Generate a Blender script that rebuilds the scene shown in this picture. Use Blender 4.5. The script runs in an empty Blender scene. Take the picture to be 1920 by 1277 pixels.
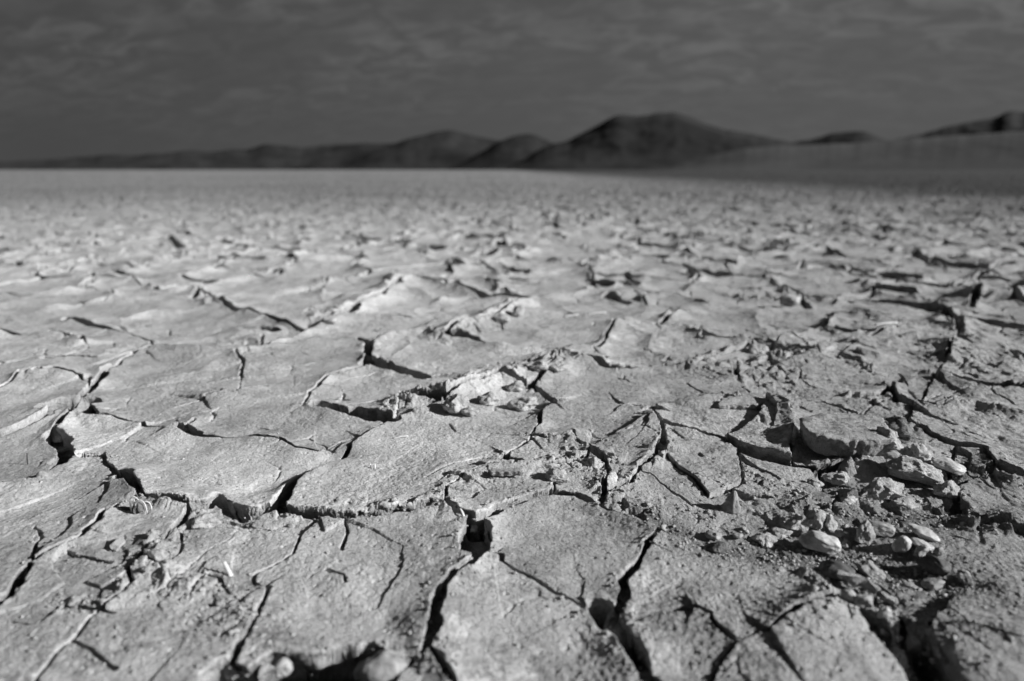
import bpy, math, random
import numpy as np
from mathutils import Vector, Matrix, noise as mnoise

rng = random.Random(7)
scene = bpy.context.scene
col = scene.collection

# ------------------------------------------------------------------ camera
CAM_H = 0.35
FPX = 1280.0                       # focal length in pixels of a 1920 px wide frame (24 mm on 36 mm)
PITCH = math.atan(320.0 / FPX)
cam_data = bpy.data.cameras.new("camera")
cam = bpy.data.objects.new("camera", cam_data)
col.objects.link(cam)
cam.location = (0, 0, CAM_H)
cam.rotation_euler = (math.pi / 2 - PITCH, 0, 0)
cam_data.lens = 24.0
cam_data.sensor_width = 36.0
cam_data.clip_start = 0.01
cam_data.clip_end = 40000
cam_data.dof.use_dof = True
cam_data.dof.focus_distance = 0.80
cam_data.dof.aperture_fstop = 3.2
scene.camera = cam

# ------------------------------------------------------------------ sun and sky
SUN_EL = math.radians(26)
SUN_AZ = math.radians(-14)         # measured from +X (right of the picture) towards +Y; negative = behind the camera
sdir = Vector((math.cos(SUN_EL) * math.cos(SUN_AZ), math.cos(SUN_EL) * math.sin(SUN_AZ), math.sin(SUN_EL)))
sun_data = bpy.data.lights.new("sun", 'SUN')
sun_data.energy = 5.0
sun_data.angle = math.radians(0.55)
sun_data.color = (1.0, 1.0, 1.0)
sun = bpy.data.objects.new("sun", sun_data)
col.objects.link(sun)
sun.location = sdir * 5
sun.rotation_euler = sdir.to_track_quat('Z', 'Y').to_euler()

world = bpy.data.worlds.new("World")
scene.world = world
world.use_nodes = True
nt = world.node_tree
nt.nodes.clear()
def N(t, kind, **kw):
    n = t.nodes.new(kind)
    for k, v in kw.items():
        if k in n.inputs.keys() if hasattr(n.inputs, 'keys') else False:
            n.inputs[k].default_value = v
        else:
            setattr(n, k, v)
    return n
def maprange(t, src, a, b, c, d, smooth=True):
    n = t.nodes.new('ShaderNodeMapRange')
    n.interpolation_type = 'SMOOTHSTEP' if smooth else 'LINEAR'
    n.inputs['From Min'].default_value = a; n.inputs['From Max'].default_value = b
    n.inputs['To Min'].default_value = c; n.inputs['To Max'].default_value = d
    t.links.new(src, n.inputs['Value'])
    return n.outputs['Result']
def mathn(t, op, a, b=None, c=None):
    n = t.nodes.new('ShaderNodeMath'); n.operation = op
    for i, v in enumerate((a, b, c)):
        if v is None: continue
        if isinstance(v, (int, float)): n.inputs[i].default_value = v
        else: t.links.new(v, n.inputs[i])
    return n.outputs[0]
def noisen(t, vec, scale, detail=4, rough=0.55, dist=0.0, ntype='FBM'):
    n = t.nodes.new('ShaderNodeTexNoise')
    n.inputs['Scale'].default_value = scale; n.inputs['Detail'].default_value = detail
    n.inputs['Roughness'].default_value = rough; n.inputs['Distortion'].default_value = dist
    t.links.new(vec, n.inputs['Vector'])
    return n.outputs['Fac']
sky = nt.nodes.new('ShaderNodeTexSky')
sky.sky_type = 'NISHITA'
sky.sun_disc = False
sky.sun_elevation = SUN_EL
sky.sun_rotation = math.pi / 2 - SUN_AZ
sky.air_density = 1.0; sky.dust_density = 0.3; sky.ozone_density = 1.0
sep = nt.nodes.new('ShaderNodeSeparateColor')
nt.links.new(sky.outputs[0], sep.inputs[0])
tc = nt.nodes.new('ShaderNodeTexCoord')
sxyz = nt.nodes.new('ShaderNodeSeparateXYZ')
nt.links.new(tc.outputs['Generated'], sxyz.inputs[0])
zc = mathn(nt, 'MAXIMUM', sxyz.outputs['Z'], 0.03)
zc2 = mathn(nt, 'ADD', zc, 0.26)
cx_ = mathn(nt, 'DIVIDE', sxyz.outputs['X'], zc2)
cy_ = mathn(nt, 'DIVIDE', sxyz.outputs['Y'], zc2)
cmb = nt.nodes.new('ShaderNodeCombineXYZ')          # the cloud layer as a high flat sheet
nt.links.new(mathn(nt, 'ADD', cx_, mathn(nt, 'MULTIPLY', cy_, 0.35)), cmb.inputs[0]); nt.links.new(mathn(nt, 'MULTIPLY', cy_, 1.5), cmb.inputs[1])
c1 = noisen(nt, cmb.outputs[0], 8.0, 6, 0.60, 0.8)
c2 = noisen(nt, cmb.outputs[0], 1.6, 3, 0.5, 0.4)
cl = mathn(nt, 'MULTIPLY', maprange(nt, c1, 0.36, 0.70, 0, 1), maprange(nt, c2, 0.35, 0.60, 0.25, 1))
cl = mathn(nt, 'MULTIPLY', cl, maprange(nt, sxyz.outputs['Z'], 0.02, 0.17, 0.15, 1.0))
SKY_K = 0.28
base = mathn(nt, 'MULTIPLY', sep.outputs[0], SKY_K)
# the low sky towards the horizon is kept from glowing by the red filter
base = mathn(nt, 'MULTIPLY', mathn(nt, 'MINIMUM', base, 0.63), maprange(nt, sxyz.outputs['X'], -.75, .45, .72, 1.08))
tot = mathn(nt, 'ADD', base, mathn(nt, 'MULTIPLY', cl, 0.34))
bg = nt.nodes.new('ShaderNodeBackground')
bg.inputs['Strength'].default_value = 0.10
wout = nt.nodes.new('ShaderNodeOutputWorld')
cc = nt.nodes.new('ShaderNodeCombineColor')
for i in range(3): nt.links.new(tot, cc.inputs[i])
nt.links.new(cc.outputs[0], bg.inputs['Color'])
nt.links.new(bg.outputs[0], wout.inputs[0])

scene.view_settings.view_transform = 'Standard'
scene.view_settings.look = 'None'
scene.view_settings.exposure = 0.42
scene.view_settings.gamma = 1.0
scene.render.engine = 'CYCLES'
scene.cycles.max_bounces = 6
scene.cycles.diffuse_bounces = 3

# ------------------------------------------------------------------ pixel -> ground
CP, SP = math.cos(PITCH), math.sin(PITCH)
def px2w(px, py, z=0.0):
    x = (np.asarray(px, float) - 960.0) / FPX
    v = (638.5 - np.asarray(py, float)) / FPX
    dy = CP + v * SP
    dz = -SP + v * CP
    t = (z - CAM_H) / dz
    return x * t, dy * t
def px_depth(py):
    v = (638.5 - py) / FPX
    return CAM_H / (SP - v * CP)      # depth along the optical axis for a ground point in that row

# ------------------------------------------------------------------ numeric noise
def _hash(ix, iy, s):
    h = (ix.astype(np.int64) * 374761393 + iy.astype(np.int64) * 668265263 + s * 1274126177) & 0xffffffff
    h = ((h ^ (h >> 13)) * 1274126177) & 0xffffffff
    h = ((h ^ (h >> 15)) * 2246822519) & 0xffffffff
    return ((h ^ (h >> 16)) & 0xffffff).astype(np.float32) / np.float32(0xffffff)
def perlin(x, y, s=0):
    x0 = np.floor(x); y0 = np.floor(y)
    fx = (x - x0).astype(np.float32); fy = (y - y0).astype(np.float32)
    ix = x0.astype(np.int64); iy = y0.astype(np.int64)
    u = fx * fx * fx * (fx * (fx * 6 - 15) + 10); v = fy * fy * fy * (fy * (fy * 6 - 15) + 10)
    def g(dx, dy):
        a = _hash(ix + dx, iy + dy, s) * np.float32(6.2831853)
        return np.cos(a) * (fx - dx) + np.sin(a) * (fy - dy)
    a = g(0, 0); b = g(1, 0); c = g(0, 1); d = g(1, 1)
    return ((a + u * (b - a)) * (1 - v) + (c + u * (d - c)) * v) * 1.4
def fbm(x, y, scale, octv=4, rough=0.5, s=0):
    r = 0; amp = 1; tot = 0; f = 1.0 / scale
    for i in range(octv):
        r = r + amp * perlin(x * f + 17.3 * i, y * f - 9.1 * i, s + i)
        tot += amp; amp *= rough; f *= 2.03
    return r / tot
def voronoi(x, y, scale, s=0, jit=0.85):
    X = x / scale; Y = y / scale
    x0 = np.floor(X).astype(np.int64); y0 = np.floor(Y).astype(np.int64)
    f1 = np.full(X.shape, 9.0, np.float32); f2 = f1.copy()
    idx = np.zeros(X.shape, np.float32); px = np.zeros(X.shape, np.float32); py = px.copy()
    for i in (-1, 0, 1):
        for j in (-1, 0, 1):
            cx = x0 + i; cy = y0 + j
            qx = cx + 0.5 + jit * (_hash(cx, cy, s) - 0.5); qy = cy + 0.5 + jit * (_hash(cx, cy, s + 1) - 0.5)
            d = np.sqrt((X - qx) ** 2 + (Y - qy) ** 2).astype(np.float32)
            near = d < f1
            f2 = np.where(near, f1, np.minimum(f2, d))
            idx = np.where(near, _hash(cx, cy, s + 2), idx)
            px = np.where(near, (X - qx), px); py = np.where(near, (Y - qy), py)
            f1 = np.where(near, d, f1)
    return f1 * scale, f2 * scale, idx, px * scale, py * scale
def sstep(a, b, x):
    t = np.clip((x - a) / (b - a), 0, 1)
    return t * t * (3 - 2 * t)

# ------------------------------------------------------------------ the crack network, traced along the ground
# (points in the frame's pixels, apparent width in pixels); thrown onto the ground plane below
CR = [
 # left side
 ([(-60,835),(0,823),(50,807),(90,792),(127,770)], 7),
 ([(127,770),(150,762),(172,786)], 26),
 ([(150,755),(173,733),(190,715),(213,693)], 8),
 ([(213,693),(250,665),(285,637)], 2.5),
 ([(172,790),(240,795),(267,800)], 5),
 ([(267,800),(333,813)], 2.5),
 ([(333,811),(367,821)], 10), ([(367,823),(417,828),(500,833),(527,838)], 4),
 ([(527,838),(563,850),(593,853)], 5),
 ([(345,812),(367,797)], 4),
 ([(140,780),(97,823)], 8),
 ([(97,822),(118,838),(126,858),(112,876)], 21),
 ([(112,877),(73,903),(37,915),(0,920),(-80,930)], 4),
 ([(126,862),(160,858),(195,857)], 1.6),
 ([(195,857),(200,877),(217,893),(226,903)], 5),
 ([(226,903),(200,910),(167,927),(100,960),(33,987),(-60,1008)], 2.2),
 ([(226,903),(240,908),(257,927),(268,945)], 13),
 ([(268,945),(290,955),(327,962),(360,968)], 6),
 ([(360,968),(390,963),(410,950)], 8),
 ([(410,950),(433,968),(467,973),(520,970)], 14),
 ([(520,970),(547,973),(583,975),(633,981)], 10), ([(633,981),(707,977),(760,973),(800,968)], 12),
 ([(522,965),(547,922),(562,900)], 15),
 ([(562,900),(600,890),(633,870),(660,843),(680,823)], 6),
 ([(633,870),(660,843)], 9),
 ([(680,823),(707,808),(737,798)], 4),
 ([(593,853),(612,845),(640,830),(680,823)], 1.6),
 ([(597,770),(633,776),(683,782),(712,790),(737,798)], 13),
 ([(660,778),(712,790)], 18),
 ([(563,768),(580,738),(600,723),(633,703),(687,692)], 3),
 ([(563,768),(597,770)], 2),
 ([(443,670),(457,683),(452,710)], 5), ([(452,710),(447,735)], 1.5),
 ([(390,750),(412,747)], 3), ([(330,765),(390,750),(447,735),(500,728)], 1.3),
 ([(0,737),(20,727),(40,713)], 4), ([(40,713),(77,710)], 2), ([(77,713),(100,710),(150,716),(173,733)], 4),
 ([(123,603),(157,610),(200,620)], 6), ([(-80,632),(0,631),(50,633),(117,634),(150,640)], 5),
 ([(150,636),(155,650)], 11), ([(150,640),(180,667)], 3), ([(83,677),(187,677),(213,670),(280,655)], 2),
 ([(280,655),(323,660),(363,662),(440,668),(490,657)], 2.2), ([(493,630),(490,657)], 5), ([(460,620),(513,620)], 5),
 ([(490,657),(530,645),(580,627),(653,595)], 2.5),
 ([(200,620),(285,637)], 1.6),
 # left foreground
 ([(-20,1142),(20,1120),(37,1090)], 9), ([(33,1105),(43,1085),(50,1073)], 15), ([(43,1080),(57,1063),(100,1043),(147,1023),(175,1005)], 4.5),
 ([(172,1005),(187,997),(200,977)], 8), ([(200,977),(217,966),(268,945)], 3),
 ([(80,1013),(68,1030),(60,1057)], 2.2), ([(65,995),(80,1013)], 1.2),
 ([(357,970),(333,997),(313,1027)], 9), ([(313,1027),(277,1047)], 4), ([(277,1047),(267,1067),(247,1090),(257,1113)], 9),
 ([(257,1113),(233,1133),(193,1157)], 5), ([(193,1157),(173,1173),(140,1217),(113,1240),(75,1290)], 3.5),
 ([(143,1220),(180,1235),(215,1270)], 1.5),
 ([(-20,1165),(67,1180),(110,1160),(150,1147),(193,1157)], 2),
 ([(120,1145),(160,1153),(210,1165)], 2),
 ([(340,1003),(343,1030),(337,1047),(320,1067)], 3), ([(320,1067),(300,1077)], 3),
 ([(300,1077),(320,1100),(360,1107),(387,1103)], 4), ([(387,1103),(417,1110),(433,1130)], 6),
 ([(340,1003),(420,995),(470,1000),(540,1003),(567,1012)], 2.0),
 ([(567,1012),(550,1050),(478,1087),(480,1107),(503,1117)], 2.5), ([(433,1130),(478,1112)], 1.5),
 ([(503,1117),(490,1153)], 7), ([(490,1153),(477,1183),(457,1220)], 5), ([(457,1220),(440,1250),(425,1290)], 10),
 ([(470,1300),(520,1272),(590,1266),(660,1262),(700,1275)], 58), ([(425,1285),(520,1285)], 40),
 ([(613,1077),(645,1092),(650,1108)], 1.3),
 ([(125,1040),(140,1053),(165,1060),(210,1068)], 1.3),
 # centre foreground
 ([(800,968),(830,965),(862,985)], 8), ([(862,985),(893,990),(925,975),(937,967)], 9),
 ([(893,1000),(893,1052)], 36), ([(905,1055),(937,1057)], 7),
 ([(937,966),(973,957),(1007,943),(1040,937)], 5), ([(1040,937),(1073,940),(1117,955),(1173,980),(1207,997),(1237,1010)], 6.5),
 ([(1233,1014),(1213,1030),(1203,1048),(1190,1075)], 8), ([(1190,1072),(1170,1095)], 12), ([(1170,1095),(1172,1118),(1160,1150)], 15),
 ([(930,1053),(973,1080),(1013,1100),(1033,1113),(1067,1133),(1105,1150)], 4.5),
 ([(1128,1152),(1140,1172)], 40), ([(1140,1170),(1165,1200),(1185,1230),(1205,1265),(1225,1300)], 24),
 ([(903,1062),(880,1080),(853,1100),(833,1120)], 8.5), ([(833,1120),(823,1147),(817,1183)], 14), ([(817,1183),(803,1225)], 19), ([(803,1225),(827,1253),(850,1300)], 13),
 ([(1160,1155),(1187,1163),(1240,1153),(1280,1148),(1300,1150)], 1.8), ([(1300,1150),(1327,1163),(1347,1190),(1380,1215)], 4.5),
 ([(1380,1215),(1413,1203),(1447,1200)], 2.5), ([(1447,1198),(1467,1180),(1513,1163),(1553,1157)], 10), ([(1553,1157),(1590,1152),(1613,1157)], 6),
 ([(1380,1217),(1350,1245),(1330,1290)], 1.6),
 ([(1237,1010),(1280,1023),(1347,1040),(1420,1050)], 3), ([(1237,1010),(1262,1003),(1300,1005),(1345,1010)], 2),
 ([(1420,1050),(1470,1072),(1510,1100),(1553,1157)], 3),
 ([(1640,1160),(1680,1215),(1710,1260),(1730,1300)], 26), ([(1728,1200),(1760,1260),(1785,1300)], 34), ([(1690,1150),(1697,1190)], 10),
 ([(1747,1167),(1780,1160),(1813,1193),(1863,1213),(1920,1227),(1990,1240)], 5), ([(1773,1133),(1768,1150),(1747,1167)], 7),
 ([(1773,1133),(1800,1110),(1850,1100),(1990,1110)], 1.8),
 # centre
 ([(950,862),(948,880),(980,883)], 9), ([(980,884),(1023,883),(1060,878)], 3), ([(920,893),(960,892),(985,886)], 6),
 ([(1017,778),(1011,807),(1000,828)], 6), ([(1000,828),(987,840),(950,862)], 3.5),
 ([(797,905),(850,882),(905,868),(950,862)], 1.8),
 ([(1000,833),(1023,835),(1073,830),(1097,850)], 5), ([(1085,845),(1110,858),(1133,873)], 9),
 ([(1100,848),(1140,833),(1180,820),(1222,800)], 2.4),
 ([(1060,878),(1085,868),(1110,858)], 2),
 ([(1196,777),(1222,781)], 12), ([(1222,781),(1223,800)], 4), ([(1223,800),(1240,820),(1244,850)], 7), ([(1244,850),(1235,862)], 12), ([(1235,862),(1220,873),(1200,887),(1183,913)], 4.5),
 ([(1183,913),(1150,925),(1132,940),(1128,955)], 4), ([(1135,912),(1130,950)], 8),
 ([(1243,813),(1273,820),(1313,833),(1357,840)], 4), ([(1357,840),(1380,857),(1430,870),(1487,880),(1530,884),(1600,880)], 7),
 ([(1357,840),(1390,827),(1423,807),(1430,785)], 1.6), ([(1477,803),(1493,833),(1480,860),(1487,878)], 7),
 ([(1244,857),(1273,887),(1307,913),(1330,937)], 2.4), ([(1200,888),(1220,897),(1257,923),(1300,950)], 2),
 ([(1380,857),(1392,885),(1393,913),(1367,923)], 2), ([(1330,937),(1367,923)], 1.5),
 ([(737,800),(753,790),(800,775),(830,765),(860,775),(940,790),(1017,778)], 1.6),
 ([(753,757),(800,760),(827,762)], 6), ([(600,770),(700,758),(753,757)], 1.8),
 ([(737,798),(753,757)], 1.6),
 ([(1000,737),(1015,748),(1038,765)], 7), ([(993,737),(1010,725),(1020,712)], 8), ([(1038,765),(1100,770),(1196,777)], 1.6), ([(1038,765),(1017,778)], 1.5),
 ([(1222,781),(1290,775),(1350,760),(1457,758)], 2),
 ([(691,655),(690,690)], 14), ([(690,688),(720,693),(753,703),(800,717)], 9), ([(800,717),(823,715),(873,713),(900,710)], 5), ([(900,710),(960,700),(1047,662)], 2.2),
 ([(670,642),(693,651),(720,643)], 5), ([(720,643),(770,638),(813,635),(833,640)], 2),
 ([(833,640),(860,640),(880,643),(920,655)], 9), ([(920,656),(960,659),(1013,659)], 5), ([(1013,659),(1040,661)], 3),
 ([(1040,661),(1070,683),(1107,690)], 11), ([(1107,690),(1133,697),(1173,698)], 8), ([(1173,698),(1223,695),(1285,692)], 6), ([(1285,692),(1340,670),(1407,650)], 2),
 ([(1310,700),(1350,690)], 6), ([(1375,690),(1380,720)], 9), ([(1290,694),(1375,690)], 2), ([(1380,720),(1420,745),(1457,758)], 1.8),
 ([(653,596),(680,580),(715,565),(740,547),(763,527)], 3.5), ([(735,550),(748,540)], 9), ([(655,594),(665,588)], 8),
 ([(653,597),(723,597),(773,602),(840,597),(933,587),(983,580)], 3), ([(833,638),(853,627),(930,607),(980,587),(1003,573)], 3.5),
 ([(980,588),(1003,573)], 7),
 ([(1155,610),(1137,633),(1133,650),(1117,661)], 5), ([(1233,613),(1267,593)], 7), ([(1235,617),(1280,620),(1330,640)], 4),
 ([(1330,640),(1407,646)], 7), ([(1415,644),(1450,652)], 9), ([(1450,652),(1467,653),(1497,663)], 4), ([(1497,663),(1527,675),(1563,677)], 5), ([(1563,677),(1597,687),(1620,695)], 6), ([(1620,695),(1640,707),(1667,730)], 2.2),
 ([(1667,730),(1680,757),(1713,767)], 9), ([(1713,767),(1753,773)], 9), ([(1753,773),(1793,770),(1823,765)], 9), ([(1823,765),(1853,777),(1913,793),(1990,800)], 5),
 ([(1607,750),(1640,760)], 7), ([(1640,760),(1680,765)], 3),
 ([(1457,760),(1500,762),(1540,763)], 4), ([(1540,763),(1580,782),(1610,795)], 5),
 ([(1450,652),(1447,672),(1400,688),(1380,690)], 3),
 ([(1040,661),(1080,660),(1117,661)], 2), ([(1003,573),(1080,600),(1155,610),(1233,613)], 2),
 # right midfield
 ([(1620,567),(1680,573),(1763,583)], 12), ([(1763,583),(1790,603)], 9), ([(1790,603),(1847,610),(1920,622),(2000,630)], 8), ([(1795,605),(1797,630)], 11),
 ([(1563,597),(1630,603),(1713,617)], 11), ([(1540,627),(1575,632)], 10), ([(1407,645),(1470,640),(1540,628)], 2.5), ([(1713,617),(1797,630)], 3),
 ([(1753,707),(1797,723),(1847,733),(1920,738)], 4), ([(1813,640),(1863,657),(1913,680),(1990,690)], 7), ([(1780,655),(1775,680)], 6), ([(1797,632),(1780,655),(1770,685),(1753,707)], 2),
 ([(1793,915),(1793,943),(1813,967),(1847,980),(1880,983),(1930,997)], 6), ([(1793,915),(1830,905),(1867,900)], 3), ([(1867,897),(1897,907)], 11), ([(1897,910),(1990,920)], 4),
 ([(1740,820),(1790,850),(1840,862),(1870,895)], 5),
 # mid and far
 ([(317,447),(343,470)], 9), ([(345,467),(363,463)], 7), ([(127,517),(167,517),(237,520)], 8), ([(163,497),(180,483)], 5), ([(127,515),(163,497)], 2),
 ([(80,460),(147,463),(207,453)], 3.5), ([(273,540),(300,546),(357,538)], 4), ([(397,560),(430,583)], 6), ([(430,583),(453,590)], 4), ([(307,490),(330,487)], 6),
 ([(437,465),(480,467)], 6), ([(430,483),(500,490),(533,485),(560,490)], 4), ([(560,490),(523,518)], 4), ([(430,583),(500,600),(580,627)], 1.8),
 ([(723,457),(753,457),(793,463),(827,473)], 7), ([(640,450),(707,455)], 5), ([(847,493),(870,507)], 5), ([(893,487),(923,483)], 7), ([(900,497),(947,518)], 5), ([(960,527),(985,531)], 11),
 ([(847,540),(873,547),(917,563)], 9), ([(947,548),(967,563)], 4), ([(1173,520),(1193,540)], 8), ([(1103,530),(1140,538)], 5), ([(1143,560),(1173,573)], 9), ([(1165,495),(1178,487)], 7),
 ([(1307,510),(1333,517),(1377,523)], 6), ([(1280,488),(1340,493)], 7), ([(1437,460),(1463,467)], 8), ([(1577,433),(1610,442),(1650,440)], 9), ([(1707,477),(1740,492),(1787,503)], 9),
 ([(1627,543),(1697,548)], 9), ([(1440,530),(1457,540)], 7), ([(1493,563),(1513,583)], 10), ([(1557,497),(1587,517)], 6), ([(1603,513),(1710,527)], 5), ([(1820,583),(1830,560)], 10),
 ([(513,450),(515,447)], 8), ([(1187,545),(1213,577)], 3), ([(1377,523),(1440,530)], 2), ([(763,527),(847,540)], 2), ([(917,563),(1003,573)], 2), ([(985,531),(1103,530)], 1.6),
 ([(237,520),(273,540)], 1.8), ([(357,538),(397,560)], 1.8),
]

CR += [
 ([(0,1137),(-70,1170)], 6), ([(-20,1165),(-80,1160)], 2), ([(567,1012),(590,990),(600,978)], 2), ([(740,1272),(770,1250),(803,1225)], 7),
 ([(850,1300),(870,1340)], 12), ([(425,1290),(410,1340)], 10), ([(1330,1290),(1322,1345)], 2), ([(1225,1300),(1245,1345)], 22), ([(1613,1157),(1640,1160)], 8),
 ([(1730,1300),(1745,1345)], 24), ([(1728,1200),(1747,1167)], 9), ([(1785,1300),(1805,1345)], 30), ([(75,1290),(55,1345)], 3),
 ([(1930,997),(2000,1012)], 4), ([(490,657),(540,652),(600,645),(670,642)], 1.8), ([(285,637),(280,655)], 2),
 ([(830,765),(880,745),(940,725),(993,737)], 4), ([(1020,712),(1047,690),(1050,663)], 5),
 ([(1133,873),(1142,892),(1135,912)], 4), ([(1060,878),(1090,895),(1130,915)], 3), ([(920,893),(870,905),(838,925),(830,965)], 3.5),
 ([(1430,785),(1425,770),(1430,758)], 2), ([(1430,785),(1477,803)], 3), ([(1367,923),(1400,935),(1450,940),(1520,937),(1545,915),(1532,884)], 2.5),
 ([(1640,760),(1620,782),(1610,795)], 3), ([(1667,730),(1640,745),(1607,750)], 3), ([(1713,767),(1700,800),(1740,820)], 4),
 ([(1753,707),(1735,740),(1713,767)], 3), ([(1540,628),(1563,597)], 4), ([(180,667),(213,670)], 2), ([(-80,748),(0,737)], 3),
 ([(1870,895),(1867,898)], 6), ([(1793,915),(1780,895),(1790,850)], 3), ([(1563,677),(1600,650),(1640,640),(1713,617)], 2.5),
 ([(1020,884),(1035,905),(1040,935)], 2.5), ([(650,980),(655,1010),(640,1040)], 1.3),
]

# ------------------------------------------------------------------ polar mesh grid round the camera's foot
A0 = math.radians(46)
az_f = np.arange(-A0, A0, 0.00125)
az_side = np.concatenate([A0 + (np.linspace(0, 1, 48) ** 1.6) * (math.pi - A0)])
az = np.concatenate([-az_side[::-1][:-1], az_f[1:-1], az_side[:-1]])
def logsteps(a, b, s): return np.exp(np.arange(math.log(a), math.log(b), s))
rr = np.concatenate([np.linspace(0.02, 0.30, 18), logsteps(0.34, 0.58, 0.0014), logsteps(0.58, 0.92, 0.0009), logsteps(0.92, 3.0, 0.0014), logsteps(3.0, 8.0, 0.0030), logsteps(8.0, 30.0, 0.0055), logsteps(30, 14000, 0.035)])
NR, NC = len(rr), len(az)
AZ, RR = np.meshgrid(az, rr)
X = (RR * np.sin(AZ)); Y = (RR * np.cos(AZ))
wl = np.clip(RR, 0.5, 6.0)               # detail fades with distance to what the mesh can carry

# jagged crack edges: distances are measured at warped positions
WX = X + 0.0040 * fbm(X, Y, 0.045, 3, 0.6, 11) + 0.0007 * fbm(X, Y, 0.009, 2, 0.6, 21)
WY = Y + 0.0040 * fbm(X, Y, 0.045, 3, 0.6, 31) + 0.0007 * fbm(X, Y, 0.009, 2, 0.6, 41)
F = np.full(X.shape, 0.12); W = np.full(X.shape, 0.004)
MARG = 0.13
for pts, wpx in CR:
    for (x0, y0), (x1, y1) in zip(pts[:-1], pts[1:]):
        ax, ay = px2w(x0, y0); bx, by = px2w(x1, y1)
        L = math.hypot(x1 - x0, y1 - y0) + 1e-6
        nx, ny = -(y1 - y0) / L, (x1 - x0) / L
        mx, my = (x0 + x1) / 2, (y0 + y1) / 2
        p, q = px2w(mx - nx * wpx / 2, my - ny * wpx / 2), px2w(mx + nx * wpx / 2, my + ny * wpx / 2)
        dx, dy = bx - ax, by - ay
        D = math.hypot(dx, dy) + 1e-9
        w = abs((q[0] - p[0]) * dy - (q[1] - p[1]) * dx) / D
        w = min(w, 0.05)
        w = max(w * (1.22 + .22 * min(1, max(0, (my - 850) / 120))), 0.0030 if my > 850 else .0020)
        m = MARG
        r0 = min(math.hypot(ax, ay), math.hypot(bx, by)) - m; r1 = max(math.hypot(ax, ay), math.hypot(bx, by)) + m
        a0 = min(math.atan2(ax, ay), math.atan2(bx, by)) - m / max(r0, .2); a1 = max(math.atan2(ax, ay), math.atan2(bx, by)) + m / max(r0, .2)
        i0, i1 = np.searchsorted(rr, r0), np.searchsorted(rr, r1); j0, j1 = np.searchsorted(az, a0), np.searchsorted(az, a1)
        if i1 <= i0 or j1 <= j0: continue
        sl = (slice(i0, i1), slice(j0, j1))
        vx = WX[sl] - ax; vy = WY[sl] - ay
        t = np.clip((vx * dx + vy * dy) / (D * D), 0, 1)
        d = np.hypot(vx - t * dx, vy - t * dy) - w / 2
        f = F[sl]; k = d < f
        F[sl] = np.where(k, d, f)
        W[sl] = np.where(k, w, W[sl])

# cracks pinch and open along their length
F += W * 0.5 * (0.35 * fbm(X, Y, 0.030, 2, .5, 45) + 0.55 * fbm(X, Y, 0.11, 2, .5, 46)) 
# further cracks where the plain runs on, beyond and beside the traced ones
sel = RR > 1.25
xs, ys = X[sel], Y[sel]
wx = xs + 0.05 * fbm(xs, ys, 0.30, 3, .6, 51); wy = ys + 0.05 * fbm(xs, ys, 0.30, 3, .6, 61)
f1, f2, cid, cpx, cpy = voronoi(wx, wy, 0.27, 5)
pres = fbm(xs, ys, 0.25, 2, .5, 71)
far_w = 0.026 * (.35 + .65 * sstep(-0.3, 0.4, pres)) * (0.7 + 0.5 * sstep(-1.5, 2.5, xs)) * (1 + 0.4*sstep(3, 9, np.hypot(xs, ys)))
Ff = (f2 - f1) * 0.5 - far_w / 2 + 0.03 * (1 - sstep(1.35, 2.3, RR[sel]))
cur = F[sel]; k = Ff < cur
F[sel] = np.where(k, Ff, cur); W[sel] = np.where(k, np.maximum(far_w, .004), W[sel])
tilt_far = np.zeros_like(X)
amp_far = sstep(1.6, 3.0, RR[sel])
tilt_far[sel] = amp_far * (.5 + .5 * sstep(-.5, .3, xs / RR[sel])) * ((_hash((cid * 9999).astype(np.int64), np.zeros_like(cid, np.int64), 3) - .5) * 0.11 * cpx + (_hash((cid * 9999).astype(np.int64), np.zeros_like(cid, np.int64), 4) - .5) * 0.12 * cpy + (cid - .5) * 0.009)

# ------------------------------------------------------------------ plates: connected patches between the cracks
iN0 = np.searchsorted(rr, 0.34); iN1 = np.searchsorted(rr, 2.4)
jN0 = np.searchsorted(az, -A0 + 0.002); jN1 = np.searchsorted(az, A0 - 0.002)
Fn = F[iN0:iN1, jN0:jN1]
open_ = Fn > np.where(RR[iN0:iN1, jN0:jN1] < 0.9, 0.0007, 0.0012)
_dep = Y[iN0:iN1, jN0:jN1] * CP + CAM_H * SP              # only what lies in and just round the picture is split into plates
_px = 960 + FPX * X[iN0:iN1, jN0:jN1] / _dep
_py = 638.5 - FPX * (Y[iN0:iN1, jN0:jN1] * SP - CAM_H * CP) / _dep
DOM = (_px > -60) & (_px < 1980) & (_py < 1335) & (_py > 560)
open_ &= DOM
lab = np.zeros(open_.shape, np.int32)
parent = [0]
def find(a):
    while parent[a] != a:
        parent[a] = parent[parent[a]]; a = parent[a]
    return a
prev = []
for i in range(open_.shape[0]):
    row = open_[i]
    d = np.diff(np.concatenate([[0], row.astype(np.int8), [0]]))
    st = np.nonzero(d == 1)[0]; en = np.nonzero(d == -1)[0]
    cur_runs = []; k = 0
    for s, e in zip(st, en):
        l = 0
        while k < len(prev) and prev[k][1] <= s: k += 1
        kk = k
        while kk < len(prev) and prev[kk][0] < e:
            q = find(prev[kk][2])
            if l == 0: l = q
            elif q != l: parent[max(l, q)] = min(l, q); l = min(l, q)
            kk += 1
        if l == 0:
            parent.append(len(parent)); l = len(parent) - 1
        lab[i, s:e] = l
        cur_runs.append((s, e, l))
    prev = cur_runs
root = np.array([find(a) for a in range(len(parent))])
lab = root[lab]
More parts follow.
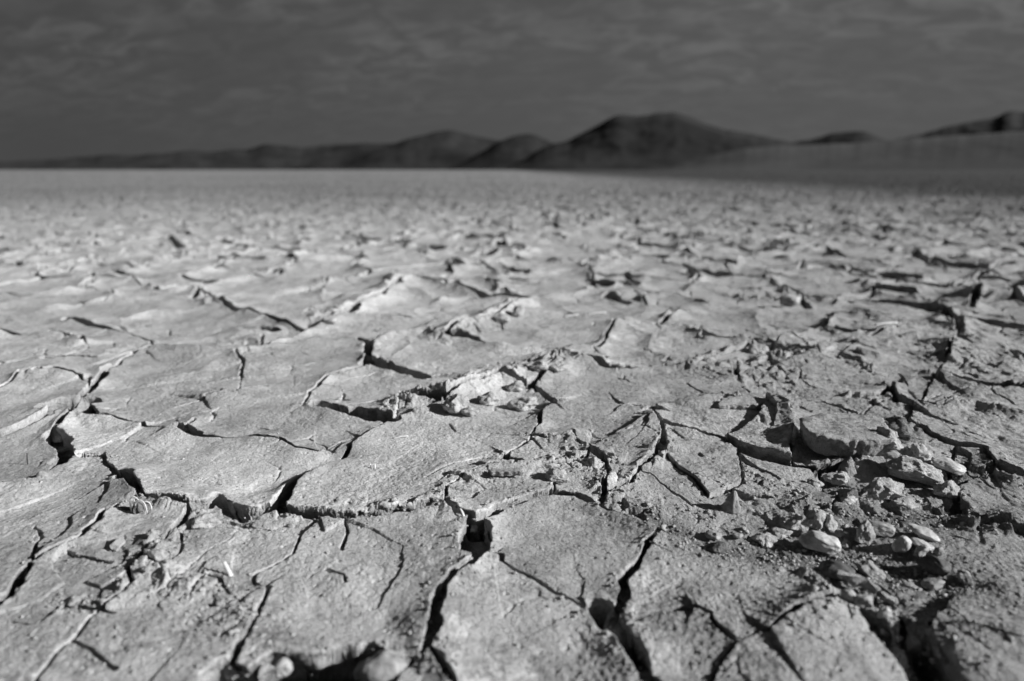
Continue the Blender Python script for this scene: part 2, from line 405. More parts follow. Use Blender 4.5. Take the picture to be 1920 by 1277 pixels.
# grow the labels over the crack walls (ownership) and right across the cracks (height offsets)
Wn = W[iN0:iN1, jN0:jN1]
labfull = lab
for _ in range(16):
    n = labfull.copy()
    for sh, ax_ in ((1, 0), (-1, 0), (1, 1), (-1, 1)):
        r_ = np.roll(labfull, sh, ax_)
        n = np.where((n == 0) & (r_ > 0), r_, n)
    labfull = np.where(DOM, n, 0)
for _ in range(9):
    z = lab == 0
    n = lab.copy()
    for sh, ax_ in ((1, 0), (-1, 0), (1, 1), (-1, 1)):
        r_ = np.roll(lab, sh, ax_)
        n = np.where((n == 0) & (r_ > 0), r_, n)
    lab = np.where(z & (Fn > -0.36 * Wn), n, lab)
LAB = np.zeros(X.shape, np.int32); LAB[iN0:iN1, jN0:jN1] = lab
LABF = np.zeros(X.shape, np.int32); LABF[iN0:iN1, jN0:jN1] = labfull
def at_px(px, py):
    x, y = px2w(px, py)
    i = int(np.clip(np.searchsorted(rr, math.hypot(x, y)), 0, NR - 1)); j = int(np.clip(np.searchsorted(az, math.atan2(x, y)), 0, NC - 1))
    return i, j

# (seed pixel, height offset mm, slope right mm/m, slope away mm/m, label of the plate)
PLATES = [
 ((1060,1030), 3, 10, 10, "smooth rounded mud plate with a scalloped upper edge, front centre, ringed by cracks"),
 ((950,1150), 0, -10, 30, "broad front centre mud plate below the rounded plate, right of the long curved crack"),
 ((700,1080), 4, 0, 30, "large rough mud plate left of the long curved crack, overhanging the black hollow"),
 ((440,1045), 4, 10, 0, "small flat mud plate carrying a white straw chip, left foreground"),
 ((180,1080), 4, 20, 10, "left foreground mud plate with fine hairline cracks between two diagonal cracks"),
 ((60,960), 0, 10, 0, "plate on the left edge in front of the deep hooked crack"),
 ((350,890), 5, 5, -18, "wide dished mud plate behind the dried seed pod, left side"),
 ((700,900), 7, -15, 5, "mud plate behind the step in the centre left, holding tiny upright straw"),
 ((330,740), 2, 10, 0, "very broad smooth mud plate in the left middle ground"),
 ((30,870), -2, 0, 0, "small plate at the left edge behind the pale slanting crack wall"),
 ((1350,1100), 2, -10, 0, "knobbly mud plate between the rounded plate and the dark gravel"),
 ((1240,1200), 0, 0, 0, "blurred low mud plate at the bottom, right of the widest crack"),
 ((1530,1220), 3, -10, 0, "domed mottled mud plate at the bottom right"),
 ((1880,1260), 9, -50, -10, "pale smooth slab in the bottom right corner beside a black crack"),
 ((1080,800), 8, 0, 60, "dark rough plate sloping up to the small black pit"),
 ((1030,860), 6, 30, 40, "small tilted slab fragment left of the rubble in the centre"),
 ((1180,850), 8, 60, 40, "raised wedge of mud left of the vertical crack in the centre"),
 ((1310,870), 6, 0, 10, "flat angular plate right of the vertical crack in the centre"),
 ((1330,800), 9, 10, 40, "thick uneven plate behind the long dark crack, right of centre"),
 ((1450,850), 17, 60, 30, "plate leaning against the raised broken slab, right of centre"),
 ((1430,910), 2, 0, 0, "thin plate running under the cone shaped stone"),
 ((770,675), 6, 0, 10, "upturned mud plate behind the black vertical notch, middle ground"),
 ((650,730), 4, 10, 10, "smooth plate in front of the black vertical notch, middle ground"),
 ((960,635), 4, 10, 20, "curled pale plate with a long dark lower edge, middle ground centre"),
 ((1200,660), 4, 10, 20, "shaded dished plate with a dark lower edge, middle ground right of centre"),
 ((1150,735), 6, 0, 10, "pale plate behind the ring marked plate, with a short crack at its left tip"),
 ((1880,950), 4, 0, 0, "flat plate at the right edge beyond the pile of pebbles"),
 ((60,1230), 6, 10, 0, "blurred smooth plate in the bottom left corner"),
 ((320,1200), 5, 0, 10, "blurred plate with a crumbled upper part, bottom left, beside the black hollow"),
 ((945,748), 3, 0, 0, "mass of crumbled mud under the rubble ridge in the middle ground"),
 ((60,655), 2, 0, 10, "flat plate at the left edge with a black crack along its back, middle ground"),
 ((1860,668), 4, 0, 20, "plate at the right edge below the forked wide crack"),
 ((100,1005), 2.5, 10, 0, "long narrow plate running from the seed pod down to the left edge"),
 ((935,935), 7, 10, 10, "thick broken lip of mud above the wide black gap in the centre"),
 ((1530,720), 4, 20, 10, "uneven plate right of centre, ending at a short dark step"),
 ((1880,850), 5, 0, 10, "rough sloping plate at the right edge behind the rubble"),
 ((1660,690), 4, -10, 20, "lumpy plate with a long dark upper crack, right middle ground"),
 ((1640,632), 6, 0, 20, "narrow curled plate between two wide dark cracks, right middle ground"),
 ((120,697), 2, 10, 0, "small flat plate near the left edge, middle ground"),
 ((50,775), 3, 20, 0, "plate at the left edge behind the deep hooked crack"),
 ((1100,925), 3, 0, 0, "crumbly block of mud just above the rounded plate's upper right edge"),
 ((1870,1170), 5, -30, 0, "mottled plate at the right edge in front of the pebbles"),
]
named = {}
offs = np.zeros_like(X); tone = np.zeros_like(X)
ids = np.unique(lab)
for l in ids:
    if l == 0: continue
    h1 = ((int(l) * 7919) % 1000) / 1000 - .5; h2 = ((int(l) * 104729) % 1000) / 1000 - .5; h3 = ((int(l) * 1299709) % 1000) / 1000 - .5
    ii, jj = np.nonzero(labfull == l)
    if len(ii) < 250: continue
    tone[iN0 + ii, jN0 + jj] = h2
    cxm, cym = X[iN0 + ii, jN0 + jj].mean(), Y[iN0 + ii, jN0 + jj].mean()
    big = len(ii) > 300000
    dz, sx, sy = (0, 0, 0) if big else (h1 * 0.005, h2 * 0.04, h3 * 0.04)
    named.setdefault(int(l), None)
    offs[iN0 + ii, jN0 + jj] = dz + sx * (X[iN0 + ii, jN0 + jj] - cxm) + sy * (Y[iN0 + ii, jN0 + jj] - cym)
plate_info = []
for (sp, dz, sx, sy, text) in PLATES:
    i, j = at_px(*sp)
    l = int(LAB[i, j])
    if l == 0 or any(q[0] == l for q in plate_info):
        print("PLATE seed problem", sp, l); continue
    m = LAB == l
    cnt = int(m.sum())
    if cnt > 420000:
        print("PLATE leaked", sp, cnt); continue
    xm, ym = X[m].mean(), Y[m].mean()
    mf = LABF == l
    offs[mf] = dz * 0.001 + sx * 0.001 * (X[mf] - xm) + sy * 0.001 * (Y[mf] - ym)
    plate_info.append((l, text, cnt))
print("plates", len(plate_info), [(p[2], p[1][:30]) for p in plate_info])

# ------------------------------------------------------------------ rubble and relief
def line_field(lines, soft=1.0):
    out = np.zeros_like(X)
    for pts, rad, amp in lines:
        for (x0, y0), (x1, y1) in zip(pts[:-1], pts[1:]):
            ax, ay = px2w(x0, y0); bx, by = px2w(x1, y1)
            dx, dy = bx - ax, by - ay; D2 = dx * dx + dy * dy + 1e-9
            m = rad * 3
            r0 = min(math.hypot(ax, ay), math.hypot(bx, by)) - m; r1 = max(math.hypot(ax, ay), math.hypot(bx, by)) + m
            a0 = min(math.atan2(ax, ay), math.atan2(bx, by)) - m / max(r0, .2); a1 = max(math.atan2(ax, ay), math.atan2(bx, by)) + m / max(r0, .2)
            i0, i1 = np.searchsorted(rr, r0), np.searchsorted(rr, r1); j0, j1 = np.searchsorted(az, a0), np.searchsorted(az, a1)
            sl = (slice(i0, i1), slice(j0, j1))
            vx = WX[sl] - ax; vy = WY[sl] - ay
            t = np.clip((vx * dx + vy * dy) / D2, 0, 1)
            d = np.hypot(vx - t * dx, vy - t * dy)
            g = amp * np.exp(-(d / rad) ** 2)
            out[sl] = np.maximum(out[sl], g) if amp > 0 else np.minimum(out[sl], g)
    return out
RUB0 = line_field([
 ([(270,1060),(330,1110),(430,1140),(470,1170)], .016, .55), ([(290,1030),(310,1060)], .012, .9), ([(380,1180),(450,1200)], .015, .4),
 ([(100,1140),(200,1150),(240,1120)], .010, .5), ([(300,960),(420,975),(600,975),(700,975)], .011, .8),
 ([(640,955),(760,965),(830,940)], .012, .6),
 ([(760,770),(850,745),(950,720),(1060,680)], .035, 1.0), ([(1070,870),(1130,900),(1150,950),(1200,960)], .022, 1.0),
 ([(590,605),(650,590)], .03, .7), ([(830,650),(960,590)], .03, .7), ([(1400,560),(1500,560)], .06, .9),
 ([(1330,700),(1460,680),(1440,720)], .05, .8), ([(1600,840),(1700,870),(1800,890)], .03, .8),
 ([(1480,970),(1600,940),(1700,940),(1760,950)], .03, 1.0), ([(1400,900),(1500,930)], .02, .5),
 ([(1515,1065),(1545,1120)], .013, .8), ([(1600,1080),(1700,1110)], .018, .5), ([(1300,960),(1400,985)], .018, .6),
 ([(1380,770),(1480,775)], .03, .6), ([(430,640),(520,640)], .035, .5), ([(860,1000),(900,990)], .01, .4), ([(1700,640),(1850,700)], .08, .5),
])
rightw = sstep(-0.25, 0.6, X / np.maximum(RR, .3))
RUB = np.maximum(RUB0, (0.45 + .55 * rightw) * np.exp(-(np.clip(F, 0, 1) / .010) ** 2) * sstep(.10, .40, fbm(X, Y, .14, 3, .6, 48) + .25 * rightw) * sstep(.002, .006, W) * (RR < 4) * (.3 + .7 * sstep(.58, .72, RR)) * (1 - .6 * sstep(1.1, 1.8, RR)))
RUB[F < 0] = np.minimum(RUB[F < 0], .3)
GRAV = line_field([
 ([(1330,1020),(1420,1020),(1500,1020),(1600,1030),(1700,1050),(1760,1080)], .032, 1.0), ([(1550,960),(1600,970),(1700,970),(1800,960)], .028, .9),
 ([(1620,1080),(1650,1120)], .020, 1.0), ([(1700,900),(1790,900),(1830,880)], .025, .9), ([(1560,905),(1650,925)], .018, .9),
 ([(1200,965),(1260,990),(1320,1005)], .012, 1.0), ([(870,990),(895,1040)], .010, .8), ([(430,975),(470,980)], .008, .8),
])
MACRO = line_field([([(1330,790),(1480,800),(1600,850),(1700,860)], .06, .012), ([(1700,850),(1790,880)], .05, .008), ([(760,770),(900,740),(1060,690)], .045, .012),
                    ([(590,605),(680,575),(760,530)], .06, .016), ([(840,630),(990,580)], .06, .016), ([(1350,780),(1640,830)], .04, .006),
                    ([(1160,850),(1230,790)], .03, .008), ([(300,960),(380,950)], .02, .004), ([(1560,1190),(1590,1240)], .05, .006), ([(1850,560),(1910,556)], .07, .035), ([(1515,1070),(1540,1110)], .014, .004),
                    ([(650,1120),(750,1150)], .03, .004)]) \
      + line_field([([(1400,1010),(1600,1030),(1700,1060)], .045, -.008), ([(1560,900),(1780,950)], .04, -.006), ([(640,860),(480,920)], .02, -.007), 
                    ([(1700,1210),(1750,1290)], .03, -.02), ([(600,1160),(720,1170)], .018, -.006), ([(110,930),(30,960)], .03, -.004), ([(1180,640),(1260,655)], .08, -.008), ([(1230,680),(1180,660)], .05, -.006)])

near = 1 - sstep(3.0, 8.0, RR)
Z = MACRO.copy()
Z += 0.010 * fbm(X, Y, 0.9, 3, .5, 101) + 0.0065 * fbm(X, Y, 0.17, 3, .5, 111)
rough_mod = 0.6 + 0.8 * sstep(-0.2, 0.5, fbm(X, Y, 0.22, 2, .5, 121)) + 0.5 * sstep(-0.1, .8, X / np.maximum(RR, .3))
nm = RR < 12
def add_masked(Z, m, v): Z[m] += v
xs, ys = X[nm], Y[nm]
Z[nm] += (0.0012 * fbm(xs, ys, 0.022, 3, .6, 131) + 0.0010 * fbm(xs, ys, 0.0055, 3, .75, 141)) * rough_mod[nm]
# scaly, flaking skin: terraces a fraction of a millimetre high
sc = fbm(xs, ys + 0.4 * xs, 0.035, 4, .6, 151) * 5
Z[nm] += 0.0005 * (np.floor(sc) + sstep(0.6, 1.0, sc - np.floor(sc))) * sstep(-.2, .4, fbm(xs, ys, .12, 2, .5, 157))
# the right side is broken up more than the left
rs = sstep(-0.15, 0.75, X[nm] / np.maximum(RR[nm], .3)) * sstep(-.5, .3, fbm(xs, ys, .3, 2, .5, 158))
rs = rs * (.15 + .85 * sstep(.60, .85, RR[nm]))
Z[nm] += rs * (0.0048 * (0.5 - np.abs(fbm(xs, ys, .075, 4, .55, 159)) * 1.6) + 0.0018 * fbm(xs, ys, .018, 3, .6, 160) + .010 * fbm(xs, ys, .16, 2, .5, 169))
Z[nm] += 0.0040 * fbm(xs, ys, 0.10, 2, .5, 162) * (0.6 + .6 * rs)
# small pits
f1, f2, cid, _, _ = voronoi(xs, ys, 0.013, 8)
Z[nm] -= np.where(cid > 0.72, 0.0022 * (cid - .5) * 2 * np.exp(-(f1 / 0.0014) ** 2), 0)
# thin secondary cracks, broken off here and there
wxs = xs + .012 * fbm(xs, ys, .05, 3, .6, 163); wys = ys + .012 * fbm(xs, ys, .05, 3, .6, 164)
f1, f2, cid, _, _ = voronoi(wxs, wys, 0.085, 45)
prs = sstep(.02, .30, fbm(xs, ys, .11, 2, .5, 165) + .30 * (rs - .5))
prs = prs * (.3 + .7 * sstep(.7, 1.0, RR[nm]))
Z[nm] -= 0.0045 * prs * (1 - sstep(0.0004, 0.0020, (f2 - f1) * .5)) * np.clip(RR[nm], 1, 2)
# rubble chunks
m = RUB > 0.04
xs, ys = X[m], Y[m]; q = np.clip(RUB[m] * (0.6 + 0.9 * sstep(-.4, .4, fbm(xs, ys, .03, 2, .5, 161))), 0, 1.1)
f1, f2, cid, gx, gy = voronoi(xs + .002 * fbm(xs, ys, .008, 2, .5, 5), ys + .002 * fbm(xs, ys, .008, 2, .5, 6), 0.024, 15)
e = sstep(0.0, 0.0035, f2 - f1)
b = 0.0115 * (cid - .35) * e + (cid - .5) * 0.5 * gx * e + ((cid * 7.3) % 1 - .5) * 0.6 * gy * e
f1, f2, cid, gx, gy = voronoi(xs + .003 * fbm(xs, ys, .006, 2, .6, 7), ys + .003 * fbm(xs, ys, .006, 2, .6, 8), 0.0085, 25)
e = sstep(0.0, 0.002, f2 - f1)
b += 0.0034 * (cid - .3) * e + (cid - .5) * 0.5 * gx
Z[m] += b * q * (F[m] > 0)
# gravelly floor
m = GRAV > 0.04
xs, ys = X[m], Y[m]
f1, f2, cid, gx, gy = voronoi(xs, ys, 0.0030, 35)
Z[m] += GRAV[m] * (-0.006 + 0.0012 * cid * np.sqrt(np.clip(1 - (f1 / 0.0019) ** 2, 0, 1)) + .003 * fbm(xs, ys, .02, 2, .5, 9))

# curled lips, plate offsets, cracks
lipn = 0.5 + 0.9 * sstep(-.3, .5, fbm(X, Y, 0.12, 2, .5, 171))
Fp = np.clip(F, 0, 1)
lip = ((0.0065 * np.exp(-Fp / 0.020) * (.95 + .05 * sstep(.7, 1.3, RR)) + (.0025 + .0055 * sstep(.75, 1.5, RR) - .003 * sstep(3, 8, RR)) * np.exp(-Fp / .045)) * lipn * sstep(0.002, 0.008, W)) * (1 + .5 * sstep(1.2, 4, RR))
wall = np.clip(.40 * W, .0004, .009)
sw = np.clip(-F / wall, 0, 1)
Z += lip + (offs + tilt_far) * (1 - sw)
Z -= 0.0010 * np.exp(-(Fp / 0.0014)) * np.clip((W - .003) / .010, 0, 1)
dep = np.clip(3.0 * W, 0.005, 0.060) * (0.55 + 0.6 * sstep(-.35, .25, fbm(X, Y, 0.05, 2, .5, 181)))
inside = sw * np.clip(W / 0.002 , 0.4, 1)
floor_n = 0.003 * fbm(X, Y, 0.012, 3, .6, 201)
Z += inside * (-dep + floor_n)
# the plates overhang their cracks: wall points are drawn in under the rim, roughly
Fs = F.copy()
for _ in range(3):
    Fs = (Fs + np.roll(Fs, 1, 0) + np.roll(Fs, -1, 0)) / 3; Fs = (Fs + np.roll(Fs, 1, 1) + np.roll(Fs, -1, 1)) / 3
gr = np.gradient(Fs, rr, axis=0); ga = np.gradient(Fs, az, axis=1) / np.maximum(RR, .05)
gx = gr * np.sin(AZ) + ga * np.cos(AZ); gy = gr * np.cos(AZ) - ga * np.sin(AZ)
gl = np.sqrt(gx * gx + gy * gy) + 1e-6; gx /= gl; gy /= gl
hw = np.maximum(W / 2, .001)
ua = np.minimum(0.016, 0.40 * dep)
uc = np.where(F > 0, 0, np.where(sw < 1, -F + ua * sw, (wall + ua) * (1 - np.clip((-F - wall) / np.maximum(hw - wall, 1e-4), 0, 1))))
uc = uc * (RR < 12)
nearw = np.exp(-(np.clip(F, 0, 1) / .004) ** 2) * (F < .012) * sstep(.002, .007, W) * (1 - sstep(1.2, 2.2, RR))
wobble = (0.0030 * fbm(X * .6 + Z * .8, Y * .6 - Z, .013, 2, .6, 241) + .0022 * np.floor(3 * perlin(X * 40 + 3, Z * 190 + Y * 30, 242)) / 3) * nearw

XM = X + gx * (uc + wobble); YM = Y + gy * (uc + wobble)
# low swells far out
Z += sstep(3, 12, RR) * ((.008 + .014 * sstep(-.5, .3, X / np.maximum(RR, .3))) * fbm(X, Y, 0.9, 3, .5, 211) + 0.008 * sstep(0, 3, X / np.maximum(RR, 1) * 5) * fbm(X, Y, .35, 3, .6, 221))
Z += sstep(12, 60, RR) * 0.05 * fbm(X, Y, 3.5, 3, .6, 231)
Z[RR > 400] = 0
Z = Z.astype(np.float64)

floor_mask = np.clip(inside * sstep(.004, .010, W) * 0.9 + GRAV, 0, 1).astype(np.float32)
def ground_z(x, y):
    i = int(np.clip(np.searchsorted(rr, math.hypot(x, y)), 0, NR - 1)); j = int(np.clip(np.searchsorted(az, math.atan2(x, y)), 0, NC - 1))
    return float(Z[i, j])
def place(px, py):
    """ground point seen at a pixel, on the real relief"""
    z = 0.0
    for _ in range(4):
        x, y = px2w(px, py, z); z = 0.5 * z + 0.5 * ground_z(float(x), float(y))
    x, y = px2w(px, py, z)
    return float(x), float(y), ground_z(float(x), float(y))

# ------------------------------------------------------------------ materials
def new_mat(name):
    m = bpy.data.materials.new(name); m.use_nodes = True
    t = m.node_tree; b = t.nodes['Principled BSDF']
    b.inputs['Roughness'].default_value = 0.92
    b.inputs['Specular IOR Level'].default_value = 0.15
    g = t.nodes.new('ShaderNodeNewGeometry')
    return m, t, b, g.outputs['Position']
def grey(t, val, sock):
    c = t.nodes.new('ShaderNodeCombineColor')
    for i in range(3): t.links.new(val, c.inputs[i])
    t.links.new(c.outputs[0], sock)
def bump(t, b, h, dist, strength=1.0, nrm=None):
    n = t.nodes.new('ShaderNodeBump'); n.inputs['Distance'].default_value = dist; n.inputs['Strength'].default_value = strength
    t.links.new(h, n.inputs['Height'])
    if nrm is not None: t.links.new(nrm, n.inputs['Normal'])
    return n.outputs[0]
def mud_material():
    m, t, b, P = new_mat("dried_mud")
    spx = t.nodes.new('ShaderNodeSeparateXYZ'); t.links.new(P, spx.inputs[0])
    right = maprange(t, mathn(t, 'DIVIDE', spx.outputs[0], mathn(t, 'MAXIMUM', spx.outputs[1], 0.3)), -.2, .6, 0, 1)
    n1 = noisen(t, P, 6, 5, .6)
    n2 = noisen(t, P, 60, 4, .65)
    n3 = noisen(t, P, 420, 3, .7)
    v = maprange(t, n1, .3, .7, .42, .57, False)
    tn = t.nodes.new('ShaderNodeAttribute'); tn.attribute_name = 'tone'
    v = mathn(t, 'MULTIPLY', v, mathn(t, 'ADD', 1.0, mathn(t, 'MULTIPLY', tn.outputs['Fac'], .26)))
    v = mathn(t, 'MULTIPLY', v, maprange(t, n2, .3, .7, .88, 1.10, False))
    v = mathn(t, 'MULTIPLY', v, maprange(t, n3, .3, .7, .88, 1.10, False))
    # stains: darker mottling in patches; the extra near the camera also paints in foreground dimness
    st = mathn(t, 'MULTIPLY', maprange(t, noisen(t, P, 95, 5, .7), .44, .60, 0, 1), maprange(t, noisen(t, P, 9, 3, .6), .42, .60, 0, 1))
    st = mathn(t, 'MULTIPLY', st, mathn(t, 'MAXIMUM', mathn(t, 'ADD', mathn(t, 'MULTIPLY', right, .7), .25), maprange(t, spx.outputs[1], .46, .78, 1.0, 0)))
    v = mathn(t, 'MULTIPLY', v, maprange(t, st, 0, 1, 1, .50, False))
    v = mathn(t, 'MULTIPLY', v, maprange(t, noisen(t, P, 300, 3, .7), .34, .44, .62, 1))
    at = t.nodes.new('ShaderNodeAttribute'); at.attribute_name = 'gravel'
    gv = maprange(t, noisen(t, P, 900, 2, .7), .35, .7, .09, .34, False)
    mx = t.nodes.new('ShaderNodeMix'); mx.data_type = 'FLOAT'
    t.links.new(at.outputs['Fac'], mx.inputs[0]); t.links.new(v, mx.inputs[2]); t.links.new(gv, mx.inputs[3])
    # cloud shadow painted over the far right of the plain, patchy at its near edge
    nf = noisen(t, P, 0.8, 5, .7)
    cloud_shade = maprange(t, mathn(t, 'ADD', spx.outputs[0], mathn(t, 'MULTIPLY', nf, 8.0)), 5.6, 13.0, 0, 1)
    mul = mathn(t, 'MULTIPLY', maprange(t, cloud_shade, 0, 1, 1, .26, False), maprange(t, spx.outputs[1], 1.2, 11, 1, .56))
    # the painted cloud shadow and the darkening with distance go into the colour
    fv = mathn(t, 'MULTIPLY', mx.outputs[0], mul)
    far = mathn(t, 'MULTIPLY', maprange(t, noisen(t, P, 2.2, 4, .7), .35, .65, .86, 1.10, False), mathn(t, 'MULTIPLY', maprange(t, noisen(t, P, .33, 5, .75), .36, .60, .80, 1.10, False), maprange(t, noisen(t, P, .03, 4, .7), .36, .62, .78, 1.08, False)))
    fm = t.nodes.new('ShaderNodeMix'); fm.data_type = 'FLOAT'; t.links.new(maprange(t, spx.outputs[1], 2, 8, 0, 1), fm.inputs[0]); fm.inputs[2].default_value = 1.0; t.links.new(far, fm.inputs[3])
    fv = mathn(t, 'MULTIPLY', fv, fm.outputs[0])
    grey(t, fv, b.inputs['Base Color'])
    ra = maprange(t, mathn(t, 'ADD', noisen(t, P, 14, 3, .6), mathn(t, 'MULTIPLY', right, .25)), .40, .75, .35, 1.4)
    h = mathn(t, 'ADD', mathn(t, 'MULTIPLY', noisen(t, P, 420, 4, .8), .55), mathn(t, 'MULTIPLY', noisen(t, P, 1300, 3, .7), .5))
    fl = maprange(t, noisen(t, P, 130, 4, .7, .3), .44, .56, 0, 1)
    h = mathn(t, 'ADD', h, mathn(t, 'MULTIPLY', fl, .30))
    h = mathn(t, 'MULTIPLY', h, ra)
    t.links.new(bump(t, b, h, 0.0030, 1.0), b.inputs['Normal'])
    return m
MUD = mud_material()
def stone_material(name, lo, hi, scale=60, rough=.6, bd=.0004, spec=.35, speck=0.0):
    m, t, b, P = new_mat(name)
    tcn = t.nodes.new('ShaderNodeTexCoord')
    P = tcn.outputs['Object']
    v = maprange(t, noisen(t, P, scale, 5, .7, .4), .36, .64, lo, hi, False)
    if speck:
        v = mathn(t, 'MULTIPLY', v, maprange(t, noisen(t, P, 700, 2, .6), .35, .65, 1 - speck, 1 + speck, False))
    grey(t, v, b.inputs['Base Color'])
    b.inputs['Roughness'].default_value = rough; b.inputs['Specular IOR Level'].default_value = spec
    h = mathn(t, 'ADD', noisen(t, P, 240, 5, .7), mathn(t, 'MULTIPLY', noisen(t, P, 900, 3, .7), .5))
    t.links.new(bump(t, b, h, bd), b.inputs['Normal'])
    return m
M = dict(
 pale=stone_material("pale_pebble", .30, .52, 70, .55, .0004, .4, .08),
 grey=stone_material("grey_pebble", .20, .34, 70, .6, .0005, .35, .1),
 dark=stone_material("dark_pebble", .05, .12, 60, .6, .0004, .35, .1),
 clod=stone_material("mud_clod", .33, .53, 50, .95, .0022, .1, .12),
 darkclod=stone_material("dark_clod", .10, .24, 50, .95, .0022, .1, .2),
 straw=stone_material("dry_straw", .62, .85, 90, .6, .0002, .3),
 husk=stone_material("seed_husk", .22, .40, 160, .7, .0004, .3, .1),
)

# ------------------------------------------------------------------ ground and plate meshes
def grid_mesh(name, xyz, quads, mat, attr=None, tone_=None):
    me = bpy.data.meshes.new(name)
    me.vertices.add(len(xyz)); me.vertices.foreach_set('co', xyz.astype(np.float32).ravel())
    me.loops.add(quads.size); me.loops.foreach_set('vertex_index', quads.astype(np.int32).ravel())
    me.polygons.add(len(quads)); me.polygons.foreach_set('loop_start', np.arange(0, quads.size, 4, dtype=np.int32))
    me.update(calc_edges=True)
    me.polygons.foreach_set('use_smooth', np.ones(len(quads), bool))
    if attr is not None:
        a = me.attributes.new('gravel', 'FLOAT', 'POINT'); a.data.foreach_set('value', attr.astype(np.float32).ravel())
    if tone_ is not None:
        a = me.attributes.new('tone', 'FLOAT', 'POINT'); a.data.foreach_set('value', tone_.astype(np.float32).ravel())
    me.materials.append(mat)
    o = bpy.data.objects.new(name, me); col.objects.link(o)
    return o
VI = np.arange(NR * NC).reshape(NR, NC)
def quads_of(vi):   # wind so that normals look up
    return np.stack([vi[:-1, :-1], vi[:-1, 1:], vi[1:, 1:], vi[1:, :-1]], -1)[..., ::-1].reshape(-1, 4)
OWN = np.zeros(X.shape, np.int32)
for k, (l, text, cnt) in enumerate(plate_info): OWN[LAB == l] = k + 1
core = OWN > 0
for _ in range(3):
    c = core.copy()
    for sh, ax_ in ((1, 0), (-1, 0), (1, 1), (-1, 1)): c &= (np.roll(core, sh, ax_)) & (np.roll(OWN, sh, ax_) == OWN)
    core = c
core &= F > .022
ZG = Z.copy()
ZG[OWN > 0] -= 0.0004
ZG[core] -= 0.025
quads = quads_of(np.concatenate([VI, VI[:, :1]], 1))
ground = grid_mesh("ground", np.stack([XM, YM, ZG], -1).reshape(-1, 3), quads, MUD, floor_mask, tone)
ground['kind'] = 'structure'
# small cap over the pole of the grid
for k, (l, text, cnt) in enumerate(plate_info):
    m = OWN == k + 1
    ii, jj = np.nonzero(m)
    i0, i1, j0, j1 = ii.min(), ii.max() + 1, jj.min(), jj.max() + 1
    sub = m[i0:i1, j0:j1]
    full = sub[:-1, :-1] & sub[1:, :-1] & sub[:-1, 1:] & sub[1:, 1:]
    vi = np.arange(sub.size).reshape(sub.shape)
    q = np.stack([vi[:-1, :-1], vi[:-1, 1:], vi[1:, 1:], vi[1:, :-1]], -1)[..., ::-1][full]
    used, inv = np.unique(q, return_inverse=True)
    q = inv.reshape(-1, 4)
    P3 = np.stack([XM[i0:i1, j0:j1], YM[i0:i1, j0:j1], Z[i0:i1, j0:j1]], -1).reshape(-1, 3)[used]
    at = floor_mask[i0:i1, j0:j1].ravel()[used]
    c = P3.mean(0); c[2] = 0
    o = grid_mesh("mud_plate", P3 - c, q, MUD, at, tone[i0:i1, j0:j1].ravel()[used])
    o.location = c
    o['label'] = text; o['category'] = 'mud plate'; o['group'] = 'plates of dried mud between the cracks'

# ------------------------------------------------------------------ loose things
def tag(o, label, cat, group=None):
    o['label'] = label; o['category'] = cat
    if group: o['group'] = group
def displaced_ico(name, size, sub, amp, freq, seed, mat, angular=0.0, flat=0.0, squash=1.0):
    """rounded to angular stone: ico sphere cut by random planes and displaced by noise"""
    import bmesh
    bm = bmesh.new()
    bmesh.ops.create_icosphere(bm, subdivisions=sub, radius=1.0)
    r = random.Random(seed)
    planes = []
    for _ in range(int(3 + angular * 12)):
        n = Vector((r.gauss(0, 1), r.gauss(0, 1), r.gauss(0, 1))).normalized()
        planes.append((n, r.uniform(0.55, 0.95)))
    off = Vector((seed * 3.1, seed * 1.7, seed * .9))
    for v in bm.verts:
        p = v.co.copy()
        for n, d in planes:
            k = p.dot(n) - d
            if k > 0: p -= n * k * min(1, .35 + angular)
        nrm = p.normalized()
        dsp = amp * mnoise.fractal(p * freq + off, 1.0, 2.1, 5)
        if angular > .5:
            dsp += amp * .6 * (mnoise.cell(p * freq * 1.6 + off) - .5) * .5
        p += nrm * dsp
        if p.z < -0.45: p.z = -0.45 - (-(p.z) - .45) * .25
        v.co = Vector((p.x * size[0] / 2, p.y * size[1] / 2, p.z * size[2] / 2 * squash))
    me = bpy.data.meshes.new(name)
    bm.to_mesh(me); bm.free()
    me.polygons.foreach_set('use_smooth', [True] * len(me.polygons))
    me.materials.append(mat)
    o = bpy.data.objects.new(name, me); col.objects.link(o)
    return o
def put(o, cx, cy, hpx, hh, rot=0.0, lean=(0, 0), sink=0.15):  # px, py: the thing's middle in the frame
    x, y, z = place(cx, cy + hpx * 0.38)
    if cy > 1240:                        # those lie in the hollow, on its crumbled floor
        x, y = px2w(cx, cy + 6, 0.0); z = .004 - hh * .5; x = float(x); y = float(y)
    o.rotation_euler = (lean[0], lean[1], rot)
    o.location = (x, y, z + hh * (0.5 - sink) - 0.0005)
